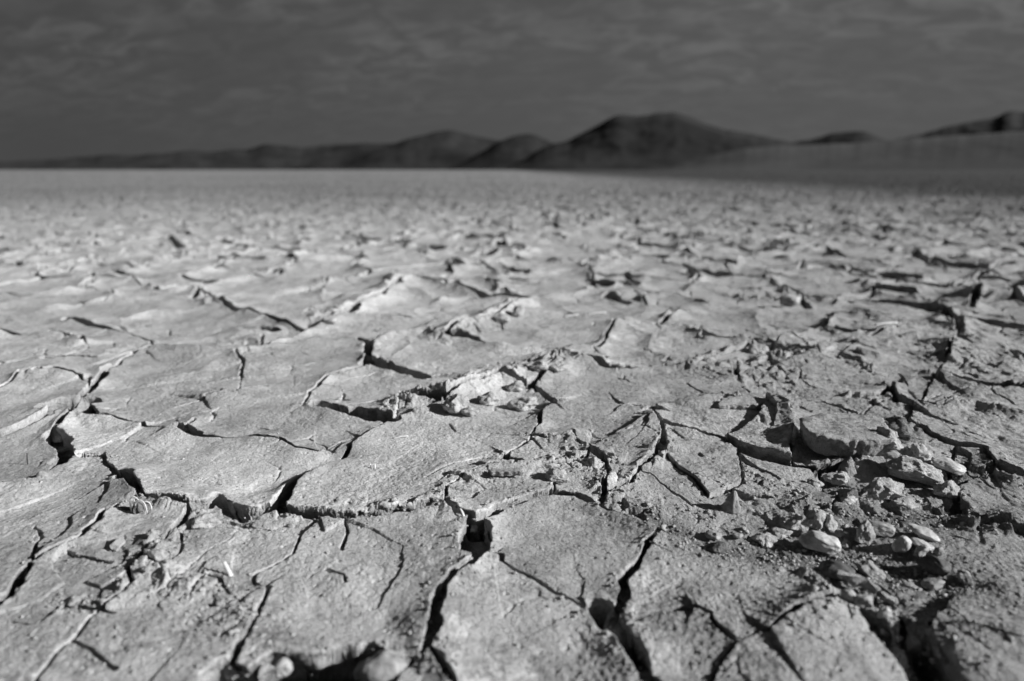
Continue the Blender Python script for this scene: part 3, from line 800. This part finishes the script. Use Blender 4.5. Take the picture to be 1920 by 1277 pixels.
# name, px, py, wpx, hpx, kind, material, in-plane rot deg, lean(x,y) deg, label
ST = [
 ('pebble',1537,1013,74,46,'r','pale',-15,(0,8),"large smooth pale oval pebble at the left of the pebble pile, the biggest of them"),
 ('pebble',1616,1002,44,52,'a','grey',40,(0,30),"grey upright chunky stone leaning in the middle of the pebble pile"),
 ('pebble',1648,988,54,32,'r','grey',-10,(0,5),"smooth grey oval pebble lying just behind the leaning chunky stone"),
 ('pebble',1585,1018,23,17,'a','grey',20,(0,0),"small blocky pebble between the big pale pebble and the leaning stone"),
 ('pebble',1574,998,20,18,'a','clod',0,(0,0),"tiny rough stone above the small blocky pebble"),
 ('pebble',1733,998,60,25,'r','pale',-30,(0,20),"elongated white pebble slanting down to the right, back of the pile"),
 ('pebble',1690,1017,38,42,'r','pale',15,(10,-10),"rounded pale pebble standing at the left of a tight cluster of pebbles"),
 ('pebble',1727,1019,42,24,'r','pale',-20,(0,12),"bean shaped pale pebble resting across the top of the tight cluster"),
 ('pebble',1728,1033,34,25,'a','grey',0,(0,0),"grey lumpy stone at the front of the tight cluster of pebbles"),
 ('pebble',1759,1032,20,24,'r','grey',0,(0,0),"small round pebble closing the right end of the tight cluster"),
 ('pebble',1750,1057,64,42,'r','dark',-25,(0,10),"dark smooth stone lit on its right side, below the tight cluster"),
 ('pebble',1806,1080,34,26,'a','grey',-40,(0,25),"grey wedge stone at the right end of the pile, below the dark lit stone"),
 ('pebble',1567,1067,72,42,'r','dark',-15,(0,8),"large very dark rounded stone in front of the big pale pebble"),
 ('pebble',1630,1063,58,34,'a','grey',-30,(0,20),"grey ridged stone right of the large very dark one"),
 ('pebble',1592,1117,30,28,'a','clod',0,(0,0),"knobby ball of mud under the left end of the curled mud flake"),
 ('pebble',1615,1142,36,31,'a','grey',10,(0,0),"rough grey lump below the curled mud flake, second from the left"),
 ('pebble',1657,1150,26,28,'a','pale',0,(0,0),"pale nut sized lump at the front right of the curled mud flake"),
 ('pebble',1747,1090,42,24,'r','grey',0,(0,-10),"half buried flat pebble in front of the dark lit stone"),
 ('pebble',1710,1092,34,10,'a','clod',0,(0,0),"flat chip of mud left of the half buried flat pebble"),
 ('pebble',1338,1001,30,23,'a','grey',0,(0,0),"small grey stone at the left end of the gravel strip"),
 ('pebble',1337,1028,44,25,'a','dark',-10,(0,-12),"dark jagged stone at the left end of the gravel strip"),
 ('pebble',1383,1002,20,14,'r','grey',0,(0,0),"tiny round pebble between the two left stones and the lumpy clod"),
 ('mud_clod',1433,1009,50,31,'c','clod',0,(0,10),"lumpy mud clod half way along the gravel strip"),
 ('mud_clod',1462,996,46,16,'c','clod',-10,(0,0),"flat mud clod behind the lumpy one in the gravel strip"),
 ('mud_clod',1490,976,54,38,'c','clod',0,(0,0),"pale crumbly clod with a pointed top, left of the twin clods"),
 ('mud_clod',1530,968,44,44,'c','clod',20,(0,0),"taller of the twin pale clods behind the big oval pebble"),
 ('mud_clod',1556,978,32,32,'c','clod',50,(0,0),"smaller of the twin pale clods behind the big oval pebble"),
 ('mud_clod',1650,915,84,46,'c','clod',5,(0,-14),"wide clod sloping to a bright right end, in the middle of the rubble"),
 ('mud_clod',1773,914,46,42,'c','clod',0,(0,10),"clod at the right end of the rubble, in front of the smooth half domed stone"),
 ('smooth_stone',1776,872,60,30,'r','pale',-12,(0,14),"smooth half domed stone on the right behind the rubble"),
 ('mud_clod',1708,877,92,58,'c','clod',-10,(0,10),"large bright angular clod in the heart of the rubble"),
 ('mud_clod',1722,846,50,36,'c','clod',15,(0,0),"clod perched behind the large bright angular one"),
 ('mud_clod',1675,806,84,54,'c','darkclod',0,(0,0),"biggest dark crumbly clod at the back of the rubble"),
 ('mud_clod',1598,796,52,32,'c','darkclod',0,(0,0),"smooth dark lump left of the biggest dark clod"),
 ('mud_clod',1658,832,56,40,'c','clod',-20,(0,18),"bright angular clod against the right end of the raised slab"),
 ('mud_clod',1893,892,44,26,'c','darkclod',-10,(0,0),"dark blocky clod near the right edge of the picture"),
 ('mud_clod',1573,900,50,27,'c','clod',0,(0,0),"rounded clod in front of the raised slab"),
 ('mud_clod',1527,903,32,18,'c','clod',0,(0,0),"little clod in front of the raised slab's left part"),
 ('mud_clod',1593,922,30,17,'c','pale',0,(0,0),"small whitish clod in front of the wide sloping clod"),
 ('mud_clod',1695,943,44,22,'c','clod',0,(0,0),"low clod just above the elongated white pebble"),
 ('pebble',1043,893,46,33,'a','clod',-20,(0,15),"bright lumpy pebble lying in the rubble at the picture's centre"),
 ('pebble',715,1250,112,96,'r','grey',0,(0,0),"big blurred round pebble at the bottom edge in the hollow"),
 ('pebble',532,1252,40,42,'r','pale',0,(0,0),"blurred pale pebble in the hollow left of the big round one"),
 ('pebble',797,1256,34,38,'r','grey',0,(0,0),"blurred small pebble in the crack right of the big round one"),
 ('pebble',773,1272,26,18,'r','pale',0,(0,0),"tiny blurred pebble touching the bottom edge beside the big round one"),
 ('mud_clod',113,792,48,38,'c','clod',10,(0,10),"pale block of mud standing in the deep hooked crack on the left"),
 ('mud_clod',853,757,54,36,'c','clod',-10,(0,0),"pale clod at the left end of the rubble ridge in the middle ground"),
 ('mud_clod',920,744,42,32,'c','clod',20,(0,0),"blocky clod in the middle of the rubble ridge"),
 ('mud_clod',880,773,34,18,'c','clod',0,(0,0),"low clod in front of the rubble ridge"),
 ('mud_clod',967,724,34,22,'c','clod',0,(0,0),"clod in the right half of the rubble ridge"),
 ('mud_clod',983,754,54,32,'c','clod',0,(0,-8),"wide clod in front of the right half of the rubble ridge"),
 ('mud_clod',1010,706,36,18,'c','clod',0,(0,0),"thin clod near the right end of the rubble ridge"),
 ('mud_clod',1046,688,42,20,'c','clod',15,(0,-14),"bright slanting clod at the far right end of the rubble ridge"),
 ('mud_clod',970,583,22,26,'c','clod',0,(0,0),"small upright clod beside a dark notch, far middle ground"),
 ('mud_clod',940,600,32,20,'c','clod',0,(0,0),"low clod left of the small upright one, far middle ground"),
 ('mud_clod',620,598,34,16,'c','clod',0,(0,0),"pale clod on the low ridge left of centre, far middle ground"),
 ('mud_clod',597,603,24,14,'c','clod',0,(0,0),"smaller clod at the left end of the same low ridge"),
 ('mud_clod',1480,566,44,24,'c','clod',20,(0,0),"pale clod beside a steep dark crack, far middle ground right"),
 ('mud_clod',1422,655,40,22,'c','clod',0,(0,0),"clod wedged in the long crack right of centre"),
 ('mud_clod',302,1046,34,26,'c','clod',0,(0,0),"crumbly clod between two cracks, left foreground"),
 ('mud_clod',277,1070,20,14,'c','clod',0,(0,0),"small clod below the crumbly one, left foreground"),
 ('mud_clod',500,982,66,14,'c','clod',3,(0,0),"flat bar of mud lying in front of the step, left of centre"),
 ('mud_clod',545,981,14,10,'c','clod',0,(0,0),"tiny crumb at the right end of the flat mud bar"),
 ('mud_clod',388,975,46,26,'c','clod',20,(0,0),"pale rounded fragment at the upper tip of the left diagonal crack"),
]
for k, (nm_, px, py, w, h, kind, mt, rot, lean, text) in enumerate(ST):
    dpt = px_depth(py + h * .38)
    sl = math.hypot(dpt, (px - 960) / FPX * dpt)
    ww = w / FPX * dpt; hh = h / FPX * dpt * (0.98 if kind != 'r' else .92)
    dd = ww * (0.72 if kind == 'r' else 0.8)
    sub = 5 if w > 36 else 4
    if kind == 'r': o = displaced_ico(nm_, (ww, dd, hh), sub, .15, 1.3, k + 1, M[mt], .42)
    elif kind == 'a': o = displaced_ico(nm_, (ww * 1.1, dd, hh * 1.1), sub, .18, 1.8, k + 1, M[mt], .7)
    else: o = displaced_ico(nm_, (ww * 1.1, dd, hh * 1.15), sub + (1 if w > 60 else 0), .24, 1.5, k + 1, M[mt], .85)
    put(o, px, py, h, hh, math.radians(rot), (math.radians(lean[0]), math.radians(lean[1])), .12 if kind != 'c' else .18)
    tag(o, text, 'pebble' if nm_ == 'pebble' else ('stone' if nm_ == 'smooth_stone' else 'mud clod'), 'stones in the dry mud' if kind != 'c' else 'clods of dry mud')

# cone shaped stone
def lathe_stone():
    import bmesh
    bm = bmesh.new(); prof = [(0.0, 1.0), (.0016, .97), (.0030, .88), (.0042, .78), (.0052, .68), (.0060, .57), (.0068, .46), (.0078, .36), (.0088, .26), (.0094, .16), (.0096, .06), (.009, 0)]
    rings = []
    for ri, (r_, t_) in enumerate(prof):
        z_ = t_ * .0235
        if r_ == 0: rings.append([bm.verts.new((0.001, 0, z_))]); continue
        ring = []
        for a in range(28):
            an = a / 28 * 2 * math.pi
            p = Vector((math.cos(an), math.sin(an), t_ * 2))
            rad = r_ * (1 + .42 * mnoise.fractal(p * 1.6 + Vector((3, 1, 5)), .7, 2, 5)) * (1 - .16 * math.cos(3 * an)) * (.86 if math.cos(an + .6) > .5 else 1)
            ring.append(bm.verts.new((rad * math.cos(an) + .0012 * t_, rad * math.sin(an) * .8, z_ + .0006 * mnoise.noise(p * 3))))
        rings.append(ring)
    top = rings[0][0]
    for a in range(28): bm.faces.new((top, rings[1][a], rings[1][(a + 1) % 28]))
    for r0, r1 in zip(rings[1:-1], rings[2:]):
        for a in range(28): bm.faces.new((r0[a], r1[a], r1[(a + 1) % 28], r0[(a + 1) % 28]))
    bm.faces.new(list(rings[-1])[::-1])
    bmesh.ops.recalc_face_normals(bm, faces=bm.faces)
    me = bpy.data.meshes.new('cone_stone'); bm.to_mesh(me); bm.free()
    me.polygons.foreach_set('use_smooth', [True] * len(me.polygons)); me.materials.append(M['grey'])
    o = bpy.data.objects.new('cone_stone', me); col.objects.link(o); return o
o = lathe_stone(); x, y, z = place(1372, 957); o.location = (x, y, z - .001)
tag(o, "small upright cone shaped stone throwing a long shadow on the thin plate", 'stone')

# slabs: extruded broken outlines
def slab(name, outline, thick, mat, seed, rough=.0025, dome=.0):
    """outline in metres (x, y); a real slab with broken sides and an uneven top"""
    import bmesh
    bm = bmesh.new()
    pts = []
    n = len(outline)
    r = random.Random(seed)
    for i in range(n):
        a = Vector((*outline[i], 0)); b = Vector((*outline[(i + 1) % n], 0))
        k = max(3, int((b - a).length / .0022))
        for j in range(k):
            p = a.lerp(b, j / k)
            nn = (b - a).normalized().cross(Vector((0, 0, 1)))
            p += nn * rough * mnoise.fractal(p * 160 + Vector((seed, 0, 0)), 1, 2, 4) * 1.2
            pts.append(p)
    c = sum(pts, Vector()) / len(pts)
    rings = []
    # top from centre outwards, then down the side, then the underside
    spec = [(.12, 1), (.24, 1), (.36, 1), (.48, 1), (.6, 1), (.7, 1), (.8, 1), (.88, 1), (.94, 1), (.98, .99), (1.0, .93), (1.01, .8), (1.0, .68), (.985, .55), (.98, .42), (.96, .3), (.94, .18), (.9, .06), (.84, 0), (.4, 0)]
    for s, zt in spec:
        ring = []
        for i, p in enumerate(pts):
            q = c + (p - c) * s
            zz = (zt - .5) * thick + dome * (1 - s * s)
            v3 = Vector((q.x, q.y, zz))
            w_ = .0022 * mnoise.fractal(v3 * 55 + Vector((seed, 2, 1)), 1, 2.1, 5)
            if zt < .97 and zt > 0:
                outd = (p - c).normalized()
                v3 += outd * (.0028 * mnoise.fractal(v3 * 210 + Vector((seed, 7, 3)), .8, 2.1, 5))
            v3.z += w_
            ring.append(bm.verts.new(v3))
        rings.append(ring)
    m_ = len(pts)
    ct = bm.verts.new((c.x, c.y, .5 * thick + dome)); cb = bm.verts.new((c.x, c.y, -.5 * thick))
    for i in range(m_): bm.faces.new((ct, rings[0][i], rings[0][(i + 1) % m_])); bm.faces.new((cb, rings[-1][(i + 1) % m_], rings[-1][i]))
    for a_, b_ in zip(rings[:-1], rings[1:]):
        for i in range(m_): bm.faces.new((a_[i], b_[i], b_[(i + 1) % m_], a_[(i + 1) % m_]))
    bmesh.ops.recalc_face_normals(bm, faces=bm.faces)
    me = bpy.data.meshes.new(name); bm.to_mesh(me); bm.free()
    me.polygons.foreach_set('use_smooth', [True] * len(me.polygons)); me.materials.append(mat)
    o = bpy.data.objects.new(name, me); col.objects.link(o); return o
SC = px_depth(860) / FPX
def outl(pts, asp=2.1, k=1.0): return [(p[0] * SC * k, p[1] * SC * asp * k) for p in pts]
o = slab('mud_slab', outl([(-78,-4),(-66,-24),(-22,-33),(28,-33),(64,-30),(84,-16),(78,2),(84,16),(50,26),(6,34),(-46,24),(-70,20)], 1.7), .027, MUD, 3, dome=.0, rough=.002)
x, y, z = place(1580, 862); o.location = (x, y + .006, z + .014); o.rotation_euler = (math.radians(7), math.radians(-1), math.radians(-3))
tag(o, "big raised slab of mud with a broken bright right end, right of centre", 'mud slab')
o = slab('mud_flake', outl([(-45,-6),(-10,-14),(30,-10),(45,0),(20,12),(-30,10)]), .0045, MUD, 5)
x, y, z = place(1513, 934); o.location = (x, y, z + .010); o.rotation_euler = (math.radians(4), math.radians(-7), 0)
tag(o, "thin flake of mud jutting over its own shadow, left of the rubble", 'mud flake')
o = slab('mud_flake', outl([(-42,14),(-14,14),(14,4),(40,-14),(46,-24),(18,-18),(-20,-8),(-44,0)], .95, .72), .006, MUD, 6, dome=.004)
x, y, z = place(1614, 1110); o.location = (x, y, z + .011); o.rotation_euler = (math.radians(6), math.radians(12), math.radians(-8))
tag(o, "curled mud flake slanting across the gravel below the dark stones", 'mud flake')
o = slab('mud_flake', outl([(-28,-3),(26,-5),(29,3),(-24,5)]), .006, MUD, 8)
x, y, z = place(950, 893); o.location = (x, y, z + .004); o.rotation_euler = (0, math.radians(-2), math.radians(3))
tag(o, "narrow stick like splinter of mud in front of the small tilted slab fragment", 'mud flake')
o = slab('mud_flake', outl([(-14,-5),(10,-6),(16,2),(-6,6)], 1.8, .7), .004, MUD, 9)
x, y, z = place(1660, 1133); o.location = (x, y, z + .008); o.rotation_euler = (0, math.radians(18), math.radians(-20))
tag(o, "small mud chip above the nut sized lump in the gravel", 'mud flake')
o = slab('mud_flake', outl([(-8,-8),(3,-10),(10,2),(2,9),(-6,3)], 1.9, .8), .0035, MUD, 10)
x, y, z = place(222, 1026); o.location = (x, y, z + .003); o.rotation_euler = (math.radians(20), 0, 0)
tag(o, "pale pointed chip of mud on the left foreground plate", 'mud flake')
o = slab('mud_flake', outl([(-70,-8),(60,-14),(74,0),(50,14),(-50,12)], 2.0), .010, MUD, 11)
x, y, z = place(1400, 762); o.location = (x, y, z + .004); o.rotation_euler = (math.radians(3), math.radians(-3), math.radians(6))
tag(o, "long upturned layer of mud on the back of the thick uneven plate", 'mud flake')

# straws
def straw(px, py, length, rad, az_, el_, text, mat='straw', bend=.12, name='straw'):
    import bmesh
    bm = bmesh.new(); prev_r = None
    for i in range(13):
        t_ = i / 12; rd = rad * (1 - .35 * abs(t_ - .4))
        c = Vector((t_ * length, 0, -bend * length * (t_ - .5) ** 2))
        ring = [bm.verts.new((c.x, rd * math.cos(a) * 1.5, c.z + rd * math.sin(a) * .7)) for a in [k / 8 * 2 * math.pi for k in range(8)]]
        if prev_r:
            for k in range(8): bm.faces.new((prev_r[k], prev_r[(k + 1) % 8], ring[(k + 1) % 8], ring[k]))
        else: bm.faces.new(ring[::-1])
        prev_r = ring
    bm.faces.new(prev_r)
    bmesh.ops.recalc_face_normals(bm, faces=bm.faces)
    me = bpy.data.meshes.new(name); bm.to_mesh(me); bm.free(); me.materials.append(M[mat])
    me.polygons.foreach_set('use_smooth', [True] * len(me.polygons))
    o = bpy.data.objects.new(name, me); col.objects.link(o)
    x, y, z = place(px, py); o.location = (x, y, z + rad * .6 + .0004)
    o.rotation_euler = Matrix.Rotation(math.radians(az_), 3, 'Z').to_4x4().to_euler()
    o.rotation_euler.rotate_axis('Y', -math.radians(el_))
    tag(o, text, 'straw', 'bits of dry straw')
straw(434, 1084, .017, .0013, 132, 22, "white straw chip propped up on the small flat plate, left foreground")
straw(703, 881, .006, .0007, 100, 70, "tiny upright straw on the plate behind the step")
straw(697, 881, .007, .0006, 130, 60, "shorter bent straw leaning beside the tiny upright one")
straw(737, 823, .020, .0010, 15, 4, "white straw lying flat below the black wedge crack")
straw(1057, 595, .050, .0030, 8, 6, "left of two long white straws in the far middle ground")
straw(1102, 590, .045, .0028, 5, 5, "right of two long white straws in the far middle ground")
straw(872, 987, .012, .0008, 120, 35, "pale twig hooked over the edge of the wide crack in the centre", bend=.6)
straw(52, 872, .014, .0006, 95, 80, "thin dark stem standing upright near the left edge", 'dark')
straw(505, 806, .014, .0006, 170, 6, "thin dark stem lying on the long thin tongue of mud", 'dark')
straw(1640, 610, .05, .003, 5, 5, "pale straw lying by the wide dark crack on the right", 'straw')

# dried seed pod: curled husk ribs standing open round a kernel, with one fallen valve
def seed_pod():
    import bmesh
    root_ = bpy.data.objects.new('seed_pod', None); col.objects.link(root_)
    x, y, z = place(262, 961); root_.location = (x, y, z)
    tag(root_, "dried open seed pod with curled pale ribs at the left, beside a crack", 'seed pod')
    def strip(name, pts, wid, mat, par):
        bm = bmesh.new(); prev_ = None
        for i, p in enumerate(pts):
            p = Vector(p); q = Vector(pts[min(i + 1, len(pts) - 1)]) - Vector(pts[max(i - 1, 0)])
            side = q.cross(Vector((0.3, 1, .2))).normalized() * wid * (1 - .5 * abs(i / (len(pts) - 1) - .4)); up = q.cross(side).normalized() * .0003
            r_ = [bm.verts.new(p + side + up), bm.verts.new(p - side + up), bm.verts.new(p - side - up), bm.verts.new(p + side - up)]
            if prev_:
                for k in range(4): bm.faces.new((prev_[k], prev_[(k + 1) % 4], r_[(k + 1) % 4], r_[k]))
            else: bm.faces.new(r_[::-1])
            prev_ = r_
        bm.faces.new(prev_); bmesh.ops.recalc_face_normals(bm, faces=bm.faces)
        me = bpy.data.meshes.new(name); bm.to_mesh(me); bm.free(); me.materials.append(mat)
        me.polygons.foreach_set('use_smooth', [True] * len(me.polygons))
        o_ = bpy.data.objects.new(name, me); col.objects.link(o_); o_.parent = par; return o_
    def arc(x0, x1, yb, hgt, lean, n=14):
        return [(x0 + (x1 - x0) * (.5 - .5 * math.cos(math.pi * i / (n - 1))) + lean * math.sin(math.pi * i / (n - 1)), yb - .002 * math.sin(math.pi * i / (n - 1)), hgt * abs(math.sin(math.pi * i / (n - 1))) ** .8) for i in range(n)]
    strip('rib', arc(-.008, .004, 0, .0185, -.001), .0008, M['straw'], root_)
    strip('rib', arc(-.003, .009, -.003, .0160, .002), .0008, M['straw'], root_)
    strip('rib', arc(-.001, .011, .002, .0120, .003), .0009, M['straw'], root_)
    strip('rib', [(-.004, -.003, .001), (-.0025, -.005, .006), (.0005, -.005, .0085), (-.001, -.004, .0125), (-.003, -.002, .016)], .0007, M['straw'], root_)
    def shell(name, a0, a1, rx, rz, off, mat):
        bm = bmesh.new(); g = []
        for i in range(9):
            row = []
            for j in range(9):
                th = a0 + (a1 - a0) * i / 8; ph = -1.1 + 2.2 * j / 8
                row.append(bm.verts.new((off[0] + rx * math.cos(ph) * math.cos(th), off[1] + rx * math.cos(ph) * math.sin(th), off[2] + rz * math.sin(ph))))
            g.append(row)
        for i in range(8):
            for j in range(8): bm.faces.new((g[i][j], g[i + 1][j], g[i + 1][j + 1], g[i][j + 1]))
        bmesh.ops.solidify(bm, geom=bm.faces[:], thickness=.0005)
        me = bpy.data.meshes.new(name); bm.to_mesh(me); bm.free(); me.materials.append(mat)
        me.polygons.foreach_set('use_smooth', [True] * len(me.polygons))
        o_ = bpy.data.objects.new(name, me); col.objects.link(o_); o_.parent = root_
    shell('husk', 2.0, 4.2, .0062, .0078, (.001, .001, .0085), M['husk'])
    shell('husk', 5.0, 6.9, .0060, .0068, (.001, -.001, .0075), M['husk'])
    k_ = displaced_ico('kernel', (.007, .006, .013), 3, .12, 2, 77, M['darkclod'], .2); k_.parent = root_; k_.location = (.001, 0, .006)
seed_pod()
o = displaced_ico('seed_valve', (.026, .011, .006), 4, .1, 1.2, 91, M['dark'], .1); x, y, z = place(228, 958); o.location = (x, y, z + .0015); o.rotation_euler = (0, 0, math.radians(-8))
tag(o, "dark flat seed valve lying left of the open seed pod", 'seed')

# small crumbs and grit: nobody could count them
def grit():
    r = random.Random(5)
    import bmesh
    protos = []
    for s in range(6):
        bm = bmesh.new(); bmesh.ops.create_icosphere(bm, subdivisions=2, radius=1)
        for v in bm.verts: v.co *= 1 + 1.1 * mnoise.noise(v.co * 1.3 + Vector((s * 5 + .3, 0, 0))) ; 
        for v in bm.verts: v.co.z *= .75
        V = np.array([v.co[:] for v in bm.verts]); Fc = np.array([[v.index for v in f.verts] for f in bm.faces]); bm.free()
        protos.append((V, Fc))
    vs, fs = [], []; n0 = 0
    def add(x, y, s):
        nonlocal n0
        V, Fc = protos[r.randrange(6)]
        a = r.uniform(0, 6.28); ca, sa = math.cos(a), math.sin(a)
        sx, sy, sz = s * r.uniform(.7, 1.3), s * r.uniform(.7, 1.3), s * r.uniform(.6, 1.1)
        P_ = V * [sx, sy, sz]; Q = np.stack([P_[:, 0] * ca - P_[:, 1] * sa + x, P_[:, 0] * sa + P_[:, 1] * ca + y, P_[:, 2] + ground_z(x, y) + sz * .35], 1)
        vs.append(Q); fs.append(Fc + n0); n0 += len(V)
    wgt = np.clip(GRAV * .7 + RUB * 1.0, 0, 1.3)
    cand = 0
    while cand < 4200:
        py = 640 + 640 * math.sqrt(r.random()) ; px = r.uniform(-60, 1980)
        x, y = px2w(px, py); x = float(x); y = float(y)
        i, j = at_px(px, py)
        w_ = wgt[i, j]
        near_crack = math.exp(-abs(F[i, j]) / .006) * .5
        if r.random() < w_ + near_crack * .35 + .012:
            s = .0005 + .0013 * r.random() ** 3 + (.0020 * r.random() ** 7 if w_ > .3 else 0)
            if F[i, j] < -.001 and r.random() < .6: s *= 1.5
            add(x, y, s * (1 if y < 1.1 else y / 1.1)); cand += 1
    V = np.concatenate(vs); Fc = np.concatenate(fs)
    me = bpy.data.meshes.new('grit'); me.vertices.add(len(V)); me.vertices.foreach_set('co', V.astype(np.float32).ravel())
    me.loops.add(Fc.size); me.loops.foreach_set('vertex_index', Fc.astype(np.int32).ravel())
    me.polygons.add(len(Fc)); me.polygons.foreach_set('loop_start', np.arange(0, Fc.size, 3, dtype=np.int32)); me.update(calc_edges=True)
    me.polygons.foreach_set('use_smooth', np.ones(len(Fc), bool))
    me.materials.append(M['clod'])
    o = bpy.data.objects.new('grit', me); col.objects.link(o)
    tag(o, "tiny crumbs of mud and grit scattered in the cracks and between the pebbles", 'grit'); o['kind'] = 'stuff'
grit()

# ------------------------------------------------------------------ hills on the horizon
def hill_material(name, lo, hi, s, patch=None):
    m, t, b, P = new_mat(name)
    v = maprange(t, noisen(t, P, s, 5, .6, .5), .35, .65, lo, hi)
    grey(t, v, b.inputs['Base Color'])
    return m
HM = dict(sand2=hill_material('grey_hill_slope', .018, .048, .006), rock=hill_material("cloud_shaded_rock", .011, .030, .004), mix=hill_material("hill_rock_with_lit_patches", .016, .032, .006), sand=hill_material("dull_sand_slope", .045, .070, .004))  # cloud shade over the hills, with paler lit patches, is put into the rock colours
def hill(profile, dist, depth, mat, name='hill', nz=.05, seed=0):
    pr = np.array(profile, float)
    pxs = np.arange(pr[0, 0], pr[-1, 0] + 1, 4.0)
    ys = np.interp(pxs, pr[:, 0], pr[:, 1])
    k = np.ones(5) / 5; ys = np.convolve(np.pad(ys, 2, 'edge'), k, 'valid') + 3.2 * fbm(pxs, pxs * 0 + seed * 7.7, 55.0, 4, .6, 400 + seed)
    s = np.linspace(-1, 1, 121)
    x = (pxs - 960) / FPX; v = (638.5 - ys) / FPX
    el = (-SP + v * CP) / np.hypot(x, CP + v * SP)       # rise over run seen from the camera
    azm = np.arctan2(x, CP + v * SP)
    Hh = np.maximum(el * dist, -2)
    S, AZm = np.meshgrid(s, azm, indexing='ij')
    R = dist + S * depth
    shp = np.where(S < 0, (0.5 + 0.5 * np.cos(np.pi * S)) ** 0.9, (0.5 + 0.5 * np.cos(np.pi * S)))
    XX = R * np.sin(AZm); YY = R * np.cos(AZm)
    nn = fbm(XX, YY, dist * .12, 4, .55, 300 + seed)
    rid = 1 - np.abs(fbm(XX, YY, dist * .05, 3, .55, 340 + seed)) * 2
    ZZ = Hh[None, :] * shp * (1 + nz * 2.0 * nn * (1 - shp) * 2) + Hh[None, :] * (1 - shp) * shp * rid * nz * 4 - (1 - shp) * dist * .002 - .2
    vi = np.arange(XX.size).reshape(XX.shape)
    q = np.stack([vi[:-1, :-1], vi[:-1, 1:], vi[1:, 1:], vi[1:, :-1]], -1)[..., ::-1].reshape(-1, 4)
    o = grid_mesh(name, np.stack([XX, YY, ZZ], -1).reshape(-1, 3), q, mat)
    o['kind'] = 'structure'
    return o
hill([(-60,306),(10,303),(60,300),(120,297),(200,290),(240,291),(300,287),(350,283),(400,284),(430,281),(470,278),(500,270),(530,272),(570,277),(600,272),(640,270),(680,269),(730,268),(800,275),(900,290)], 5200, 700, HM['mix'], 'far_hills', seed=1)
hill([(640,312),(700,282),(740,268),(760,262),(780,256),(800,252),(820,246),(845,243),(870,250),(900,258),(930,263),(970,270),(1040,290)], 3400, 600, HM['rock'], seed=2)
hill([(560,290),(640,272),(700,272),(770,266),(850,262),(930,266),(1000,266),(1060,272),(1140,290)], 4300, 500, HM['rock'], seed=9)
hill([(850,316),(900,285),(935,265),(960,256),(980,250),(1000,251),(1020,260),(1040,268),(1080,290),(1130,316)], 2800, 450, HM['rock'], seed=3)
hill([(940,318),(980,300),(1015,278),(1035,269),(1070,262),(1100,246),(1130,230),(1158,216),(1175,215),(1195,219),(1230,214),(1265,212),(1285,218),(1330,236),(1370,245),(1410,252),(1450,260),(1480,266),(1540,280),(1640,300),(1700,316)], 1900, 620, HM['rock'], seed=4)
hill([(1420,300),(1470,270),(1490,266),(1520,261),(1560,250),(1600,246),(1625,246),(1645,256),(1670,266),(1720,290)], 3600, 400, HM['rock'], seed=5)
hill([(1560,316),(1620,280),(1660,264),(1700,258),(1750,245),(1800,231),(1850,224),(1870,220),(1895,207),(1915,212),(1960,200),(2060,190),(2200,230),(2300,300)], 2400, 600, HM['sand2'], seed=6)
hill([(1240,317),(1340,290),(1400,277),(1500,272),(1600,268),(1650,265),(1750,257),(1850,250),(1920,246),(2060,240),(2300,280)], 1450, 420, HM['sand'], 'sand_slope', nz=.02, seed=7)
